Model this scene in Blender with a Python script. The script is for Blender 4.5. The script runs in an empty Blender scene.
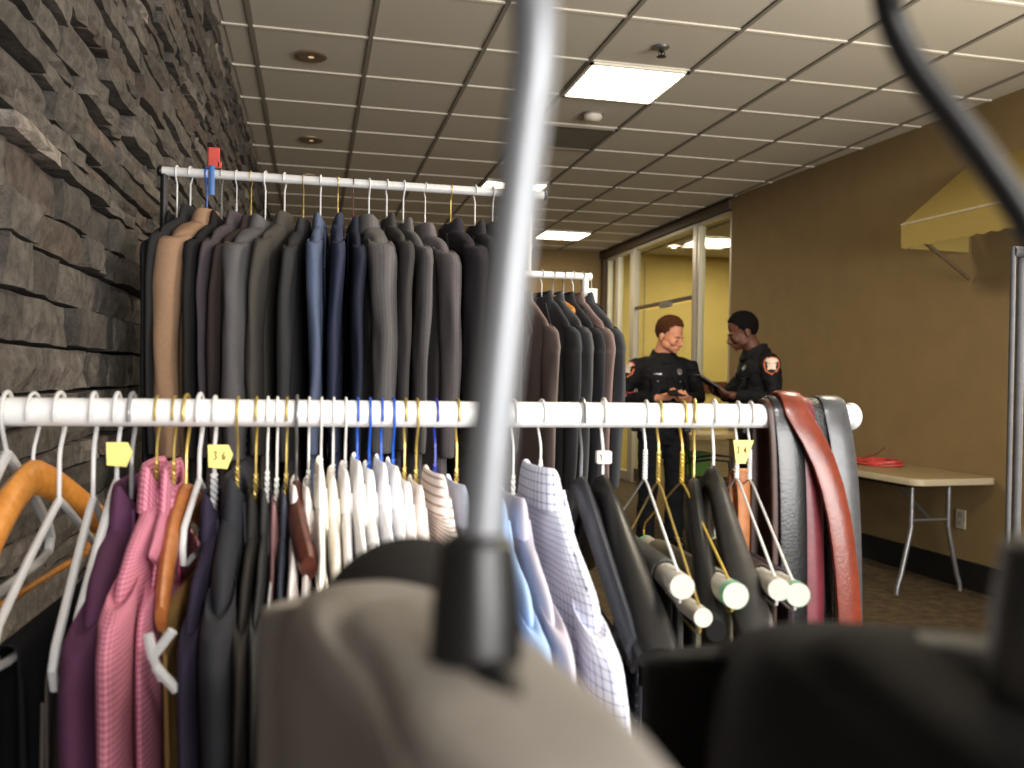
import bpy, bmesh, math, random
from mathutils import Vector, Matrix, noise, Euler
random.seed(7)
C = bpy.context.scene.collection
PI = math.pi
def lin(c):
    return tuple((x/255/12.92 if x/255 <= .04045 else ((x/255+.055)/1.055)**2.4) for x in c)

# ------------------------------------------------------------------ materials
MATS = {}
def base_mat(name):
    m = bpy.data.materials.new(name); m.use_nodes = True
    nt = m.node_tree; b = nt.nodes['Principled BSDF']
    return m, nt, b
def mat(name, col, rough=.6, metal=0, noise_amt=.12, nscale=40, bump=.0, bscale=200, spec=.5, emit=None, sheen=0):
    """Principled with a noise-varied colour and an optional noise bump."""
    if name in MATS: return MATS[name]
    m, nt, b = base_mat(name); L = nt.links; N = nt.nodes
    c = lin(col)
    tc = N.new('ShaderNodeTexCoord')
    n = N.new('ShaderNodeTexNoise'); n.inputs['Scale'].default_value = nscale; n.inputs['Detail'].default_value = 3
    L.new(tc.outputs['Object'], n.inputs['Vector'])
    r = N.new('ShaderNodeValToRGB')
    r.color_ramp.elements[0].position = .3; r.color_ramp.elements[1].position = .7
    r.color_ramp.elements[0].color = (*[x*(1-noise_amt) for x in c], 1)
    r.color_ramp.elements[1].color = (*[min(1, x*(1+noise_amt)) for x in c], 1)
    L.new(n.outputs['Fac'], r.inputs['Fac']); L.new(r.outputs['Color'], b.inputs['Base Color'])
    b.inputs['Roughness'].default_value = rough; b.inputs['Metallic'].default_value = metal
    b.inputs['Specular IOR Level'].default_value = spec
    if sheen: b.inputs['Sheen Weight'].default_value = sheen; b.inputs['Sheen Roughness'].default_value = .5
    if bump:
        n2 = N.new('ShaderNodeTexNoise'); n2.inputs['Scale'].default_value = bscale; n2.inputs['Detail'].default_value = 2
        L.new(tc.outputs['Object'], n2.inputs['Vector'])
        bp = N.new('ShaderNodeBump'); bp.inputs['Strength'].default_value = bump; bp.inputs['Distance'].default_value = .002
        L.new(n2.outputs['Fac'], bp.inputs['Height']); L.new(bp.outputs['Normal'], b.inputs['Normal'])
    if emit:
        b.inputs['Emission Color'].default_value = (*lin(emit[0]), 1); b.inputs['Emission Strength'].default_value = emit[1]
    MATS[name] = m
    return m
def cloth(name, col, col2=None, su=0, sv=0, wu=.12, wv=.12, weave=.18, rough=.9, diag=False):
    """Woven cloth; su/sv stripes per metre along the UV axes in col2 (both = check, diag = herringbone)."""
    if name in MATS: return MATS[name]
    m, nt, b = base_mat(name); L = nt.links; N = nt.nodes
    c = lin(col); d = lin(col2) if col2 else c
    uv = N.new('ShaderNodeUVMap'); sep = N.new('ShaderNodeSeparateXYZ'); L.new(uv.outputs['UV'], sep.inputs[0])
    def math_(op, a, bb):
        x = N.new('ShaderNodeMath'); x.operation = op
        for i, v in enumerate((a, bb)):
            if isinstance(v, (int, float)): x.inputs[i].default_value = v
            else: L.new(v, x.inputs[i])
        return x.outputs[0]
    n = N.new('ShaderNodeTexNoise'); n.inputs['Scale'].default_value = 260; n.inputs['Detail'].default_value = 3
    mp = N.new('ShaderNodeMapping'); mp.inputs['Scale'].default_value = (1, .35, 1)
    L.new(uv.outputs['UV'], mp.inputs['Vector']); L.new(mp.outputs['Vector'], n.inputs['Vector'])
    n2 = N.new('ShaderNodeTexNoise'); n2.inputs['Scale'].default_value = 9
    L.new(uv.outputs['UV'], n2.inputs['Vector'])
    fac = 0.0
    outs = []
    u, v = sep.outputs[0], sep.outputs[1]
    if diag:
        zig = math_('PINGPONG', math_('MULTIPLY', u, 40.), 1.0)
        v = math_('ADD', v, math_('MULTIPLY', zig, .012))
    for s, w, ax in ((su, wu, u), (sv, wv, v)):
        if s:
            outs.append(math_('LESS_THAN', math_('FRACT', math_('MULTIPLY', ax, float(s)), 0.0), w))
    mix = N.new('ShaderNodeMixRGB'); mix.inputs[1].default_value = (*c, 1); mix.inputs[2].default_value = (*d, 1)
    if outs:
        o = outs[0] if len(outs) == 1 else math_('MULTIPLY', math_('ADD', outs[0], outs[1]), .5)
        L.new(o, mix.inputs[0])
    else: mix.inputs[0].default_value = 0
    val = math_('ADD', 1-weave*1.25, math_('ADD', math_('MULTIPLY', n.outputs['Fac'], weave*1.6), math_('MULTIPLY', n2.outputs['Fac'], weave*.9)))
    mul = N.new('ShaderNodeMixRGB'); mul.blend_type = 'MULTIPLY'; mul.inputs[0].default_value = 1
    L.new(mix.outputs[0], mul.inputs[1]); L.new(val, mul.inputs[2]); L.new(mul.outputs[0], b.inputs['Base Color'])
    b.inputs['Roughness'].default_value = rough; b.inputs['Specular IOR Level'].default_value = .2
    bp = N.new('ShaderNodeBump'); bp.inputs['Strength'].default_value = .25; bp.inputs['Distance'].default_value = .001
    L.new(n.outputs['Fac'], bp.inputs['Height']); L.new(bp.outputs['Normal'], b.inputs['Normal'])
    MATS[name] = m
    return m
def wood(name, col, col2, scale=(2, 30, 30), rough=.45):
    if name in MATS: return MATS[name]
    m, nt, b = base_mat(name); L = nt.links; N = nt.nodes
    tc = N.new('ShaderNodeTexCoord'); mp = N.new('ShaderNodeMapping'); mp.inputs['Scale'].default_value = scale
    L.new(tc.outputs['Object'], mp.inputs['Vector'])
    n = N.new('ShaderNodeTexNoise'); n.inputs['Scale'].default_value = 3; n.inputs['Detail'].default_value = 6; n.inputs['Distortion'].default_value = .6
    L.new(mp.outputs['Vector'], n.inputs['Vector'])
    r = N.new('ShaderNodeValToRGB'); r.color_ramp.elements[0].position = .3; r.color_ramp.elements[1].position = .72
    r.color_ramp.elements[0].color = (*lin(col), 1); r.color_ramp.elements[1].color = (*lin(col2), 1)
    L.new(n.outputs['Fac'], r.inputs['Fac']); L.new(r.outputs['Color'], b.inputs['Base Color'])
    b.inputs['Roughness'].default_value = rough
    MATS[name] = m
    return m
def glass_mat():
    m = bpy.data.materials.new('glass'); m.use_nodes = True; nt = m.node_tree; N = nt.nodes; L = nt.links
    N.remove(N['Principled BSDF']); out = N['Material Output']
    t = N.new('ShaderNodeBsdfTransparent'); t.inputs[0].default_value = (.9, .93, .9, 1)
    g = N.new('ShaderNodeBsdfGlossy'); g.inputs['Roughness'].default_value = .02
    lw = N.new('ShaderNodeLayerWeight'); lw.inputs['Blend'].default_value = .5
    pw = N.new('ShaderNodeMath'); pw.operation = 'POWER'; pw.inputs[1].default_value = 5.; L.new(lw.outputs['Facing'], pw.inputs[0])
    f = N.new('ShaderNodeMath'); f.operation = 'MULTIPLY_ADD'; f.inputs[1].default_value = .35; f.inputs[2].default_value = .02; L.new(pw.outputs[0], f.inputs[0])
    mx = N.new('ShaderNodeMixShader'); L.new(f.outputs[0], mx.inputs[0]); L.new(t.outputs[0], mx.inputs[1]); L.new(g.outputs[0], mx.inputs[2])
    L.new(mx.outputs[0], out.inputs[0]); return m
def stone_mat():
    m, nt, b = base_mat('stacked_stone'); L = nt.links; N = nt.nodes
    vc = N.new('ShaderNodeVertexColor'); vc.layer_name = 'tint'
    tc = N.new('ShaderNodeTexCoord'); n = N.new('ShaderNodeTexNoise'); n.inputs['Scale'].default_value = 26; n.inputs['Detail'].default_value = 8; n.inputs['Roughness'].default_value = .7
    L.new(tc.outputs['Object'], n.inputs['Vector'])
    r = N.new('ShaderNodeValToRGB'); r.color_ramp.elements[0].position = .35; r.color_ramp.elements[1].position = .75
    r.color_ramp.elements[0].color = (.35, .34, .33, 1); r.color_ramp.elements[1].color = (1.25, 1.22, 1.18, 1)
    L.new(n.outputs['Fac'], r.inputs['Fac'])
    mul = N.new('ShaderNodeMixRGB'); mul.blend_type = 'MULTIPLY'; mul.inputs[0].default_value = 1
    L.new(vc.outputs['Color'], mul.inputs[1]); L.new(r.outputs['Color'], mul.inputs[2]); L.new(mul.outputs[0], b.inputs['Base Color'])
    bp = N.new('ShaderNodeBump'); bp.inputs['Strength'].default_value = .9; bp.inputs['Distance'].default_value = .02
    L.new(n.outputs['Fac'], bp.inputs['Height']); L.new(bp.outputs['Normal'], b.inputs['Normal'])
    b.inputs['Roughness'].default_value = .85
    return m

# ------------------------------------------------------------------ mesh building
class MB:
    def __init__(s): s.v = []; s.f = []; s.uv = []
    def add(s, verts, faces, uvs=None):
        o = len(s.v); s.v += [Vector(p) for p in verts]
        for i, f in enumerate(faces):
            s.f.append([o+k for k in f]); s.uv.append(uvs[i] if uvs else None)
        return s
    def box(s, c, d, rot=None):
        x, y, z = d[0]/2, d[1]/2, d[2]/2
        vs = [Vector(p) for p in ((-x,-y,-z),(x,-y,-z),(x,y,-z),(-x,y,-z),(-x,-y,z),(x,-y,z),(x,y,z),(-x,y,z))]
        if rot: R = Euler(rot).to_matrix(); vs = [R @ p for p in vs]
        vs = [p+Vector(c) for p in vs]
        return s.add(vs, [(0,3,2,1),(4,5,6,7),(0,1,5,4),(1,2,6,5),(2,3,7,6),(3,0,4,7)])
    def loft(s, rings, cap0=True, cap1=True, closed=True):
        """rings: equal-length point lists; UVs in metres (u round the ring, v along)."""
        n = len(rings[0]); vs = [p for r in rings for p in r]; fs = []; us = []
        vlen = [0]
        for a, b in zip(rings, rings[1:]):
            vlen.append(vlen[-1] + max((Vector(a[0])-Vector(b[0])).length, (Vector(a[n//4])-Vector(b[n//4])).length))
        ref = max(rings, key=lambda r: sum((Vector(r[i])-Vector(r[i-1])).length for i in range(n)))
        ul = [0]
        for i in range(n): ul.append(ul[-1] + (Vector(ref[(i+1) % n])-Vector(ref[i])).length)
        m = n if closed else n-1
        for k in range(len(rings)-1):
            for i in range(m):
                j = (i+1) % n
                fs.append((k*n+i, k*n+j, (k+1)*n+j, (k+1)*n+i))
                us.append(((ul[i], vlen[k]), (ul[i+1], vlen[k]), (ul[i+1], vlen[k+1]), (ul[i], vlen[k+1])))
        if cap0: fs.append(tuple(range(n))[::-1]); us.append(tuple((Vector(p).y, Vector(p).x) for p in rings[0])[::-1])
        if cap1: fs.append(tuple((len(rings)-1)*n+i for i in range(n))); us.append(tuple((Vector(p).y, Vector(p).x) for p in rings[-1]))
        return s.add(vs, fs, us)
    def tube(s, pts, r, n=8, ry=None, cap=True, up=(0, 0, 1)):
        pts = [Vector(p) for p in pts]; k = len(pts)
        rs = r if isinstance(r, (list, tuple)) else [r]*k
        rys = ry if isinstance(ry, (list, tuple)) else ([ry]*k if ry else rs)
        rings = []; nx = None
        for i, p in enumerate(pts):
            t = (pts[min(i+1, k-1)]-pts[max(i-1, 0)]).normalized()
            if nx is None:
                a = Vector(up) if abs(t.dot(Vector(up))) < .95 else Vector((1, 0, 0))
                nx = (a-t*a.dot(t)).normalized()
            else: nx = (nx-t*nx.dot(t)).normalized()
            ny = t.cross(nx)
            rings.append([p+nx*(rs[i]*math.cos(2*PI*j/n))+ny*(rys[i]*math.sin(2*PI*j/n)) for j in range(n)])
        return s.loft(rings, cap, cap)
    def ball(s, c, r, n=12, m=8, rot=None):
        rx, ry, rz = r if isinstance(r, (list, tuple)) else (r, r, r)
        R = Euler(rot).to_matrix() if rot else Matrix.Identity(3); c = Vector(c)
        rings = []
        for i in range(m+1):
            a = PI*(i+.02)/(m+.04)
            rings.append([c+R @ Vector((rx*math.sin(a)*math.cos(2*PI*j/n), ry*math.sin(a)*math.sin(2*PI*j/n), -rz*math.cos(a))) for j in range(n)])
        return s.loft(rings)
    def lathe(s, prof, n=20, c=(0, 0, 0), axis='z'):
        c = Vector(c); rings = []
        for r, z in prof:
            ring = []
            for j in range(n):
                a = 2*PI*j/n; x, y = r*math.cos(a), r*math.sin(a)
                ring.append(c+(Vector((x, y, z)) if axis == 'z' else Vector((z, x, y)) if axis == 'x' else Vector((y, z, x))))
            rings.append(ring)
        return s.loft(rings)
    def prism(s, poly, d, M=None):
        """extrude a 2-D polygon (x, z) by d along y"""
        n = len(poly); M = M or Matrix.Identity(4)
        vs = [M @ Vector((p[0], -d/2, p[1])) for p in poly]+[M @ Vector((p[0], d/2, p[1])) for p in poly]
        fs = [tuple(range(n)), tuple(range(n, 2*n))[::-1]]+[(i, i+n, (i+1) % n+n, (i+1) % n) for i in range(n)]
        return s.add(vs, fs)
    def xf(s, M):
        s.v = [M @ p for p in s.v]; return s
    def mesh(s, name):
        me = bpy.data.meshes.new(name); me.from_pydata([tuple(p) for p in s.v], [], s.f)
        if any(u for u in s.uv):
            ul = me.uv_layers.new(name='UVMap')
            for poly in me.polygons:
                u = s.uv[poly.index]
                if u:
                    for k, li in enumerate(poly.loop_indices): ul.data[li].uv = u[k]
        bm = bmesh.new(); bm.from_mesh(me); bmesh.ops.recalc_face_normals(bm, faces=bm.faces); bm.to_mesh(me); bm.free()
        return me
def obj(name, mb, m, parent=None, smooth=True, sub=0, bevel=0, solid=0, loc=None):
    o = bpy.data.objects.new(name, mb.mesh(name) if isinstance(mb, MB) else mb); C.objects.link(o)
    if m: o.data.materials.append(m)
    if smooth:
        for p in o.data.polygons: p.use_smooth = True
        if not sub:
            md = None
            try: o.data.set_sharp_from_angle(angle=math.radians(42))
            except Exception: pass
    if parent: o.parent = parent
    if loc: o.location = loc
    if solid:
        md = o.modifiers.new('thick', 'SOLIDIFY'); md.thickness = solid; md.offset = 0
    if bevel:
        md = o.modifiers.new('bevel', 'BEVEL'); md.width = bevel; md.segments = 2; md.limit_method = 'ANGLE'
    if sub:
        md = o.modifiers.new('sub', 'SUBSURF'); md.levels = sub; md.render_levels = sub
    return o
def tag(o, label=None, cat=None, group=None, kind=None):
    for k, v in (('label', label), ('category', cat), ('group', group), ('kind', kind)):
        if v: o[k] = v
    return o
def thing(name, label, cat, loc=(0, 0, 0), rz=0, group=None):
    o = bpy.data.objects.new(name, None); o.empty_display_size = .1; C.objects.link(o)
    o.location = loc; o.rotation_euler = (0, 0, rz)
    return tag(o, label, cat, group)
def struct(name, mb, m, parent=None, **k):
    o = obj(name, mb, m, parent, **k)
    if not parent: o['kind'] = 'structure'
    return o
ORD = ['first','second','third','fourth','fifth','sixth','seventh','eighth','ninth','tenth','eleventh','twelfth','thirteenth','fourteenth','fifteenth','sixteenth','seventeenth','eighteenth','nineteenth','twentieth']

# ------------------------------------------------------------------ shared materials
M_white = mat('white_enamel', (232, 232, 232), .35, noise_amt=.03)
M_chrome = mat('brushed_steel', (150, 152, 156), .34, .9, noise_amt=.05)
M_gtube = mat('grey_tube', (104, 104, 106), .55)
M_steel = mat('dull_steel', (150, 150, 152), .4, .8)
M_black = mat('black_plastic', (17, 17, 18), .38, noise_amt=.1)
M_blackmetal = mat('black_metal', (18, 18, 19), .45, noise_amt=.1)
M_wwire = mat('white_wire', (228, 226, 222), .35, noise_amt=.04)
M_gold = mat('brass_wire', (190, 165, 90), .35, .6, noise_amt=.15)
M_bwire = mat('blue_wire', (20, 84, 190), .35, noise_amt=.08)
M_dbwire = mat('dark_blue_wire', (26, 44, 150), .35, noise_amt=.08)
M_wplas = mat('white_plastic', (205, 205, 206), .35, noise_amt=.03)
M_clear = mat('smoky_plastic', (130, 130, 132), .2, noise_amt=.1)
M_woodo = wood('orange_wood', (190, 118, 40), (214, 146, 62))
M_woodd = wood('dark_wood', (64, 28, 20), (98, 44, 30))
M_woodb = wood('brown_wood', (150, 86, 40), (176, 110, 56))
M_paper = mat('white_card', (236, 234, 226), .7, noise_amt=.03)
M_card = mat('cardboard_tube', (196, 190, 174), .8, noise_amt=.08)
M_ytag = mat('yellow_tag', (236, 224, 130), .6, noise_amt=.05)
M_ink = mat('dark_ink', (90, 48, 30), .7)
M_guard = mat('paper_guard', (188, 184, 174), .75, noise_amt=.05)
M_green = mat('green_tape', (120, 190, 150), .5, noise_amt=.05)
M_button = mat('dark_button', (30, 28, 27), .3)
M_wbutton = mat('pearl_button', (225, 222, 214), .25)
M_glass = glass_mat()
M_panel = mat('light_diffuser', (255, 250, 240), .5, noise_amt=0, emit=((255, 242, 220), 9.0))

# ------------------------------------------------------------------ room
XL, XR, YB, YF, ZC = -.477, 3.99, 11.75, -3.0, 3.10
XS = 4.55                                 # near end of the right wall, which stands slightly out of square
WA = math.atan((XS-3.97)/(7.82+3.0))
def wx(y): return 3.97+(7.82-y)*(XS-3.97)/(7.82+3.0)
M_floor = mat('dark_carpet', (74, 63, 47), .95, noise_amt=.35, nscale=14, bump=.5, bscale=500, spec=.1)
M_wall = mat('brown_paint', (128, 106, 69), .85, noise_amt=.05, nscale=5, bump=.15, bscale=350)
M_ywall = mat('yellow_paint', (200, 174, 102), .85, noise_amt=.04, nscale=4)
M_tile = mat('ceiling_tile', (206, 199, 184), .95, noise_amt=.05, nscale=160, bump=.3, bscale=260)
M_tbar = mat('ceiling_bar', (232, 226, 212), .6, noise_amt=.03)
M_tbar_dark = mat('ceiling_bar_shaded', (138, 131, 118), .9, noise_amt=.03)  # darker bar colour, with the shade of the tile gaps painted in
M_base = mat('black_base', (16, 15, 14), .6)
M_bulk = mat('bronze_frame', (74, 60, 44), .5, noise_amt=.06)
M_alum = mat('satin_aluminium', (196, 190, 176), .4, .35, noise_amt=.04)
struct('floor', MB().box(((XL+9)/2-.1, (YF+YB)/2, -.05), (9-XL+.4, YB-YF+.4, .1)), M_floor, smooth=False)
ceil = MB().box(((XL+9)/2-.1, (YF+YB)/2, ZC+.06), (9-XL+.4, YB-YF+.4, .1))
cl = struct('ceiling', ceil, M_tile, smooth=False)
GX = [.278+.61*k for k in range(-1, 8)]; GY = [4.08+.61*i for i in range(-11, 13)]
b = MB()
for y in GY: b.box(((XL+XS)/2, y, ZC+.006), (XS-XL, .022, .014))
struct('trim_1', b, M_tbar, smooth=False)  # cross bars coloured light, standing for tile edges lit from the back
b = MB()
for x in GX: b.box((x, (YF+YB)/2, ZC+.0055), (.022, YB-YF, .018))
struct('trim_2', b, M_tbar_dark, smooth=False)  # lengthwise bars coloured dark to stand for shadow gaps
# tile faces sit between the bars
b = MB()
xs = [XL]+GX+[XS]; ys = [YF]+GY+[YB]
for i in range(len(xs)-1):
    for j in range(len(ys)-1):
        if (i, j) in (): continue
        b.box(((xs[i]+xs[i+1])/2, (ys[j]+ys[j+1])/2, ZC+.011), (xs[i+1]-xs[i]-.03, ys[j+1]-ys[j]-.03, .012))
struct('trim_3', b, M_tile, smooth=False)

# left wall: courses of split stone, one mesh
def stone_wall():
    b = MB(); cols = []
    z = 0.0
    while z < ZC+.02:
        h = random.choice((.04, .05, .06, .075, .09)); y = YF-random.uniform(0, .3)
        while y < YB:
            l = random.uniform(.10, .42); d = random.uniform(.0, .034)
            x = XL-.03+d; g = .004
            t = random.random()
            k = random.uniform(.55, 1.1)
            if t < .06: c = [v*k for v in (.36, .32, .29)]
            elif t < .2: c = [v*k for v in (.165, .128, .108)]
            else: c = [v*k for v in (.160, .143, .128)]
            zz = min(z+h, ZC+.03)
            jit = lambda: random.uniform(-.006, .006)
            nx_, nz_ = 4, 2
            vs = []; fs = []
            for a in range(nx_+1):
                for q in range(nz_+1):
                    e = (a in (0, nx_)) or (q in (0, nz_))
                    vs.append((x+random.uniform(-.008, .006)-(.006 if e else 0), y+g+(l-2*g)*a/nx_+(0 if e else random.uniform(-.02, .02)), z+g+(zz-z-2*g)*q/nz_+random.uniform(-.003, .003)))
            for a in range(nx_):
                for q in range(nz_):
                    o_ = a*(nz_+1)+q; fs.append((o_, o_+nz_+1, o_+nz_+2, o_+1))
            k0 = len(vs); ring = [a*(nz_+1) for a in range(nx_+1)]+[nx_*(nz_+1)+q for q in range(1, nz_+1)]+[a*(nz_+1)+nz_ for a in range(nx_-1, -1, -1)]+[q for q in range(nz_-1, 0, -1)]
            for r_ in ring: vs.append((XL-.08, vs[r_][1], vs[r_][2]))
            for a in range(len(ring)): fs.append((ring[a], ring[(a+1) % len(ring)], k0+(a+1) % len(ring), k0+a))
            b.add(vs, fs); cols += [c]*len(fs)
            y += l
        z += h
    b.add([(XL-.075, YF, 0), (XL-.075, YB, 0), (XL-.075, YB, ZC+.03), (XL-.075, YF, ZC+.03)], [(0, 1, 2, 3)]); cols.append((.02, .02, .02))
    o = struct('wall_left', b, stone_mat(), smooth=False)
    ca = o.data.color_attributes.new('tint', 'FLOAT_COLOR', 'CORNER')
    for p in o.data.polygons:
        for li in p.loop_indices: ca.data[li].color = (*cols[p.index], 1)
stone_wall()
struct('wall_back', MB().box(((XL+XR)/2, YB+.05, ZC/2), (XR-XL+.2, .1, ZC+.02)), M_wall, smooth=False)
YG0, YG1 = 7.82, 11.60                    # the glazed stretch of the right wall
wr = MB()
poly = [(wx(YF), YF), (wx(YG0), YG0), (wx(YG0)+.14, YG0), (XS+.14, YF)]
wr.loft([[(x, y, -.01) for x, y in poly], [(x, y, ZC+.01) for x, y in poly]])
struct('wall_right', wr.box((XR+.06, (YG1+YB)/2, ZC/2), (.12, YB-YG1, ZC+.02)), M_wall, smooth=False)
# front wall (behind the viewer) with a wide window
struct('wall_front', MB().box(((XL+XS)/2, YF-.06, .4), (XS-XL+.2, .12, .8)).box(((XL+XS)/2, YF-.06, 2.9), (XS-XL+.2, .12, .44)).box((XL+.1, YF-.06, 1.7), (.2, .12, 1.9)).box((XS-.1, YF-.06, 1.7), (.2, .12, 1.9)), M_wall, smooth=False)
struct('baseboard_right', MB().box(((wx(YF)+wx(YG0))/2-.006, (YF+YG0)/2, .09), (.012, YG0-YF, .18), (0, 0, WA)), M_base, smooth=False)
struct('baseboard_back', MB().box(((XL+XR)/2, YB-.006, .09), (XR-XL, .012, .18)), M_base, smooth=False)
# next room, seen through the glass
struct('wall_office_back', MB().box(((XR+9)/2, YB+.05, ZC/2), (9-XR, .1, ZC+.02)), M_ywall, smooth=False)
struct('wall_office_right', MB().box((9.05, 8.4, ZC/2), (.1, 6.8, ZC+.02)), M_ywall, smooth=False)
struct('wall_office_front', MB().box((6.65, 5.0, ZC/2), (4.7, .1, ZC+.02)), M_ywall, smooth=False)
struct('trim_4', MB().box(((XR+9)/2+.1, YB-.015, 1.215), (9-XR-.3, .03, .16)), M_woodd, smooth=False, bevel=.004)
b = MB()
for x in (4.62, 5.42, 6.2): b.box((x, YB-.004, 1.95), (.012, .008, 2.1))
struct('trim_5', b, M_tbar_dark, smooth=False)
# header, posts, glazing
struct('trim_6', MB().box((XR+.03, (YG0+YB)/2, ZC-.055), (.17, YB-YG0, .11)).box((XR-.03, (YG0+YB)/2, ZC-.0125), (.05, YB-YG0, .025)), M_bulk, smooth=False, bevel=.004)
struct('trim_7', MB().box((XR+.03, YG1+.05, ZC/2-.06), (.15, .13, ZC-.12)), M_bulk, smooth=False)
def window(n, y0, y1, sill=.0):
    f = MB()
    for y in (y0, y1): f.box((XR+.03, y, (2.99)/2), (.07, .05, 2.99))
    f.box((XR+.03, (y0+y1)/2, .06), (.07, y1-y0, .12)); f.box((XR+.03, (y0+y1)/2, 2.97), (.07, y1-y0, .04))
    e = bpy.data.objects.new('window_%d' % n, None); C.objects.link(e); e['kind'] = 'structure'
    obj('window_frame', f, M_alum, e, smooth=False, bevel=.004)
    obj('pane', MB().box((XR+.03, (y0+y1)/2, 1.54), (.006, y1-y0-.04, 2.84)), M_glass, e, smooth=False)
window(1, 7.86, 8.60); window(2, 10.62, 11.12); window(3, 11.17, 11.52)
d = bpy.data.objects.new('door_1', None); C.objects.link(d); d['kind'] = 'structure'
f = MB()
for y in (8.69, 10.52): f.box((XR+.03, y, 1.495), (.08, .09, 2.99))
f.box((XR+.03, 9.6, 2.97), (.08, 1.7, .04))
obj('door_frame', f, M_alum, d, smooth=False, bevel=.004)
obj('transom_pane', MB().box((XR+.03, 9.6, 2.59), (.006, 1.68, .72)), M_glass, d, smooth=False)
obj('transom_bar', MB().box((XR+.03, 9.6, 2.215), (.06, 1.74, .035)), M_bulk, d, smooth=False)
lf = obj('door_leaf', MB().box((XR+.03, 9.6, 1.1), (.01, 1.66, 2.14)), M_glass, d, smooth=False)
obj('door_rail', MB().box((XR+.03, 9.6, .1), (.04, 1.66, .16)), M_bulk, d, smooth=False)
obj('door_closer', MB().box((XR-.02, 9.42, 2.18), (.05, .28, .06)), M_steel, d, smooth=False, bevel=.005)
obj('door_handle', MB().tube([(XR+.01, 10.24, .9), (XR-.05, 10.24, .92), (XR-.05, 10.24, 1.45), (XR+.01, 10.24, 1.47)], .012, 8), M_bulk, d)

# ------------------------------------------------------------------ ceiling fittings
def panel_light(x, y, label, sx=.58, sy=.58, e=None):
    t = thing('ceiling_light', label, 'light', (x, y, ZC), 0, 'square light panels in the tiled ceiling')
    z0 = -.004
    f = MB()
    for a, c_ in (((0, sy/2), (sx+.02, .02, .02)), ((0, -sy/2), (sx+.02, .02, .02)), ((sx/2, 0), (.02, sy+.02, .02)), ((-sx/2, 0), (.02, sy+.02, .02))):
        f.box((a[0], a[1], z0), c_)
    obj('light_frame', f, M_tbar, t, smooth=False)
    obj('diffuser', MB().box((0, 0, z0), (sx-.01, sy-.01, .012)), e or M_panel, t, smooth=False)
cx = lambda k: .278+.61*(k+.5)
cy = lambda i: 4.08+.61*(i+.5)
panel_light(cx(2), cy(1), 'large bright square ceiling light panel nearest the sprinkler head')
panel_light(cx(2), cy(6), 'square ceiling light panel behind the bright metal hook')
panel_light(cx(4), cy(10), 'square ceiling light panel farthest down the room near back wall')
panel_light(cx(2), cy(-4), 'added unseen ceiling light panel overhead near the front clothes rail')  # out of view, added for illumination near the viewer
panel_light(cx(5), cy(-3), 'added unseen ceiling light panel overhead near the awning')  # also out of view and added for illumination
panel_light(5.3, 10.35, 'wide ceiling light panel in the yellow room behind the glass', 1.18, .58)
panel_light(6.6, 8.2, 'ceiling light panel in the yellow room hidden behind the brown wall', 1.18, .58)
M_bulb = mat('lamp_bulb', (240, 214, 180), .4, noise_amt=0, emit=((255, 214, 170), .55))
for x, y, w in ((-.03, 5.02, 'nearest the viewer'), (-.03, 6.81, 'middle one of the row by the stone wall'), (-.05, 8.09, 'just above the rear clothes rail')):
    t = thing('downlight', 'small round recessed downlight in ceiling, '+w, 'light', (x, y, ZC), 0, 'round downlights along the stone wall')
    obj('trim_ring', MB().lathe([(.062, -.001), (.085, -.003), (.088, -.010), (.080, -.014), (.062, -.012)], 24), mat('downlight_ring', (120, 104, 84), .5), t)
    obj('bulb', MB().lathe([(.0, .01), (.062, .006), (.05, -.008), (.0, -.014)], 20), M_bulb, t)
t = thing('downlight', 'small bright round downlight in the yellow room beside the glass post', 'light', (4.72, 10.95, ZC))
obj('trim_ring', MB().lathe([(.07, -.001), (.095, -.003), (.09, -.014), (.07, -.012)], 24), M_tbar, t)
obj('bulb', MB().lathe([(.0, .01), (.068, .004), (.05, -.01), (.0, -.016)], 20), M_panel, t)
t = thing('sprinkler_head', 'small dark fire sprinkler head on ceiling above the big light panel', 'sprinkler', (1.80, 4.39, ZC))
obj('escutcheon', MB().lathe([(.012, 0), (.045, -.002), (.04, -.010), (.012, -.014)], 18), M_steel, t)
obj('nozzle', MB().lathe([(.010, -.012), (.012, -.03), (.006, -.034)], 10), M_blackmetal, t)
obj('deflector', MB().lathe([(.004, -.034), (.004, -.05), (.026, -.052), (.026, -.055), (.0, -.057)], 14).tube([(.012, 0, -.02), (.02, 0, -.035), (.004, 0, -.051)], .003, 6).tube([(-.012, 0, -.02), (-.02, 0, -.035), (-.004, 0, -.051)], .003, 6), M_blackmetal, t)
t = thing('smoke_detector', 'round white smoke detector on ceiling between light panel and dark vent', 'smoke detector', (1.82, 5.62, ZC))
obj('mounting_base', MB().lathe([(.0, 0), (.07, 0), (.07, -.012), (.0, -.012)], 24), mat('grey_base', (130, 126, 116), .6), t)
obj('dome', MB().lathe([(.062, -.012), (.062, -.03), (.045, -.046), (.0, -.05)], 24), mat('detector_white', (222, 216, 204), .5), t)
t = thing('ceiling_vent', 'dark rectangular return air vent in the ceiling beside the smoke detector', 'vent', (cx(2), cy(3), ZC))
obj('vent_frame', MB().box((0, .29, -.004), (.6, .02, .02)).box((0, -.29, -.004), (.6, .02, .02)).box((.29, 0, -.004), (.02, .6, .02)).box((-.29, 0, -.004), (.02, .6, .02)), M_tbar_dark, t, smooth=False)
b = MB()
for k in range(20): b.box((0, -.27+.028*k, -.003), (.56, .020, .004), (.5, 0, 0))
obj('louvre', b, mat('vent_louvre', (84, 76, 58), .7), t, smooth=False)

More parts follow.
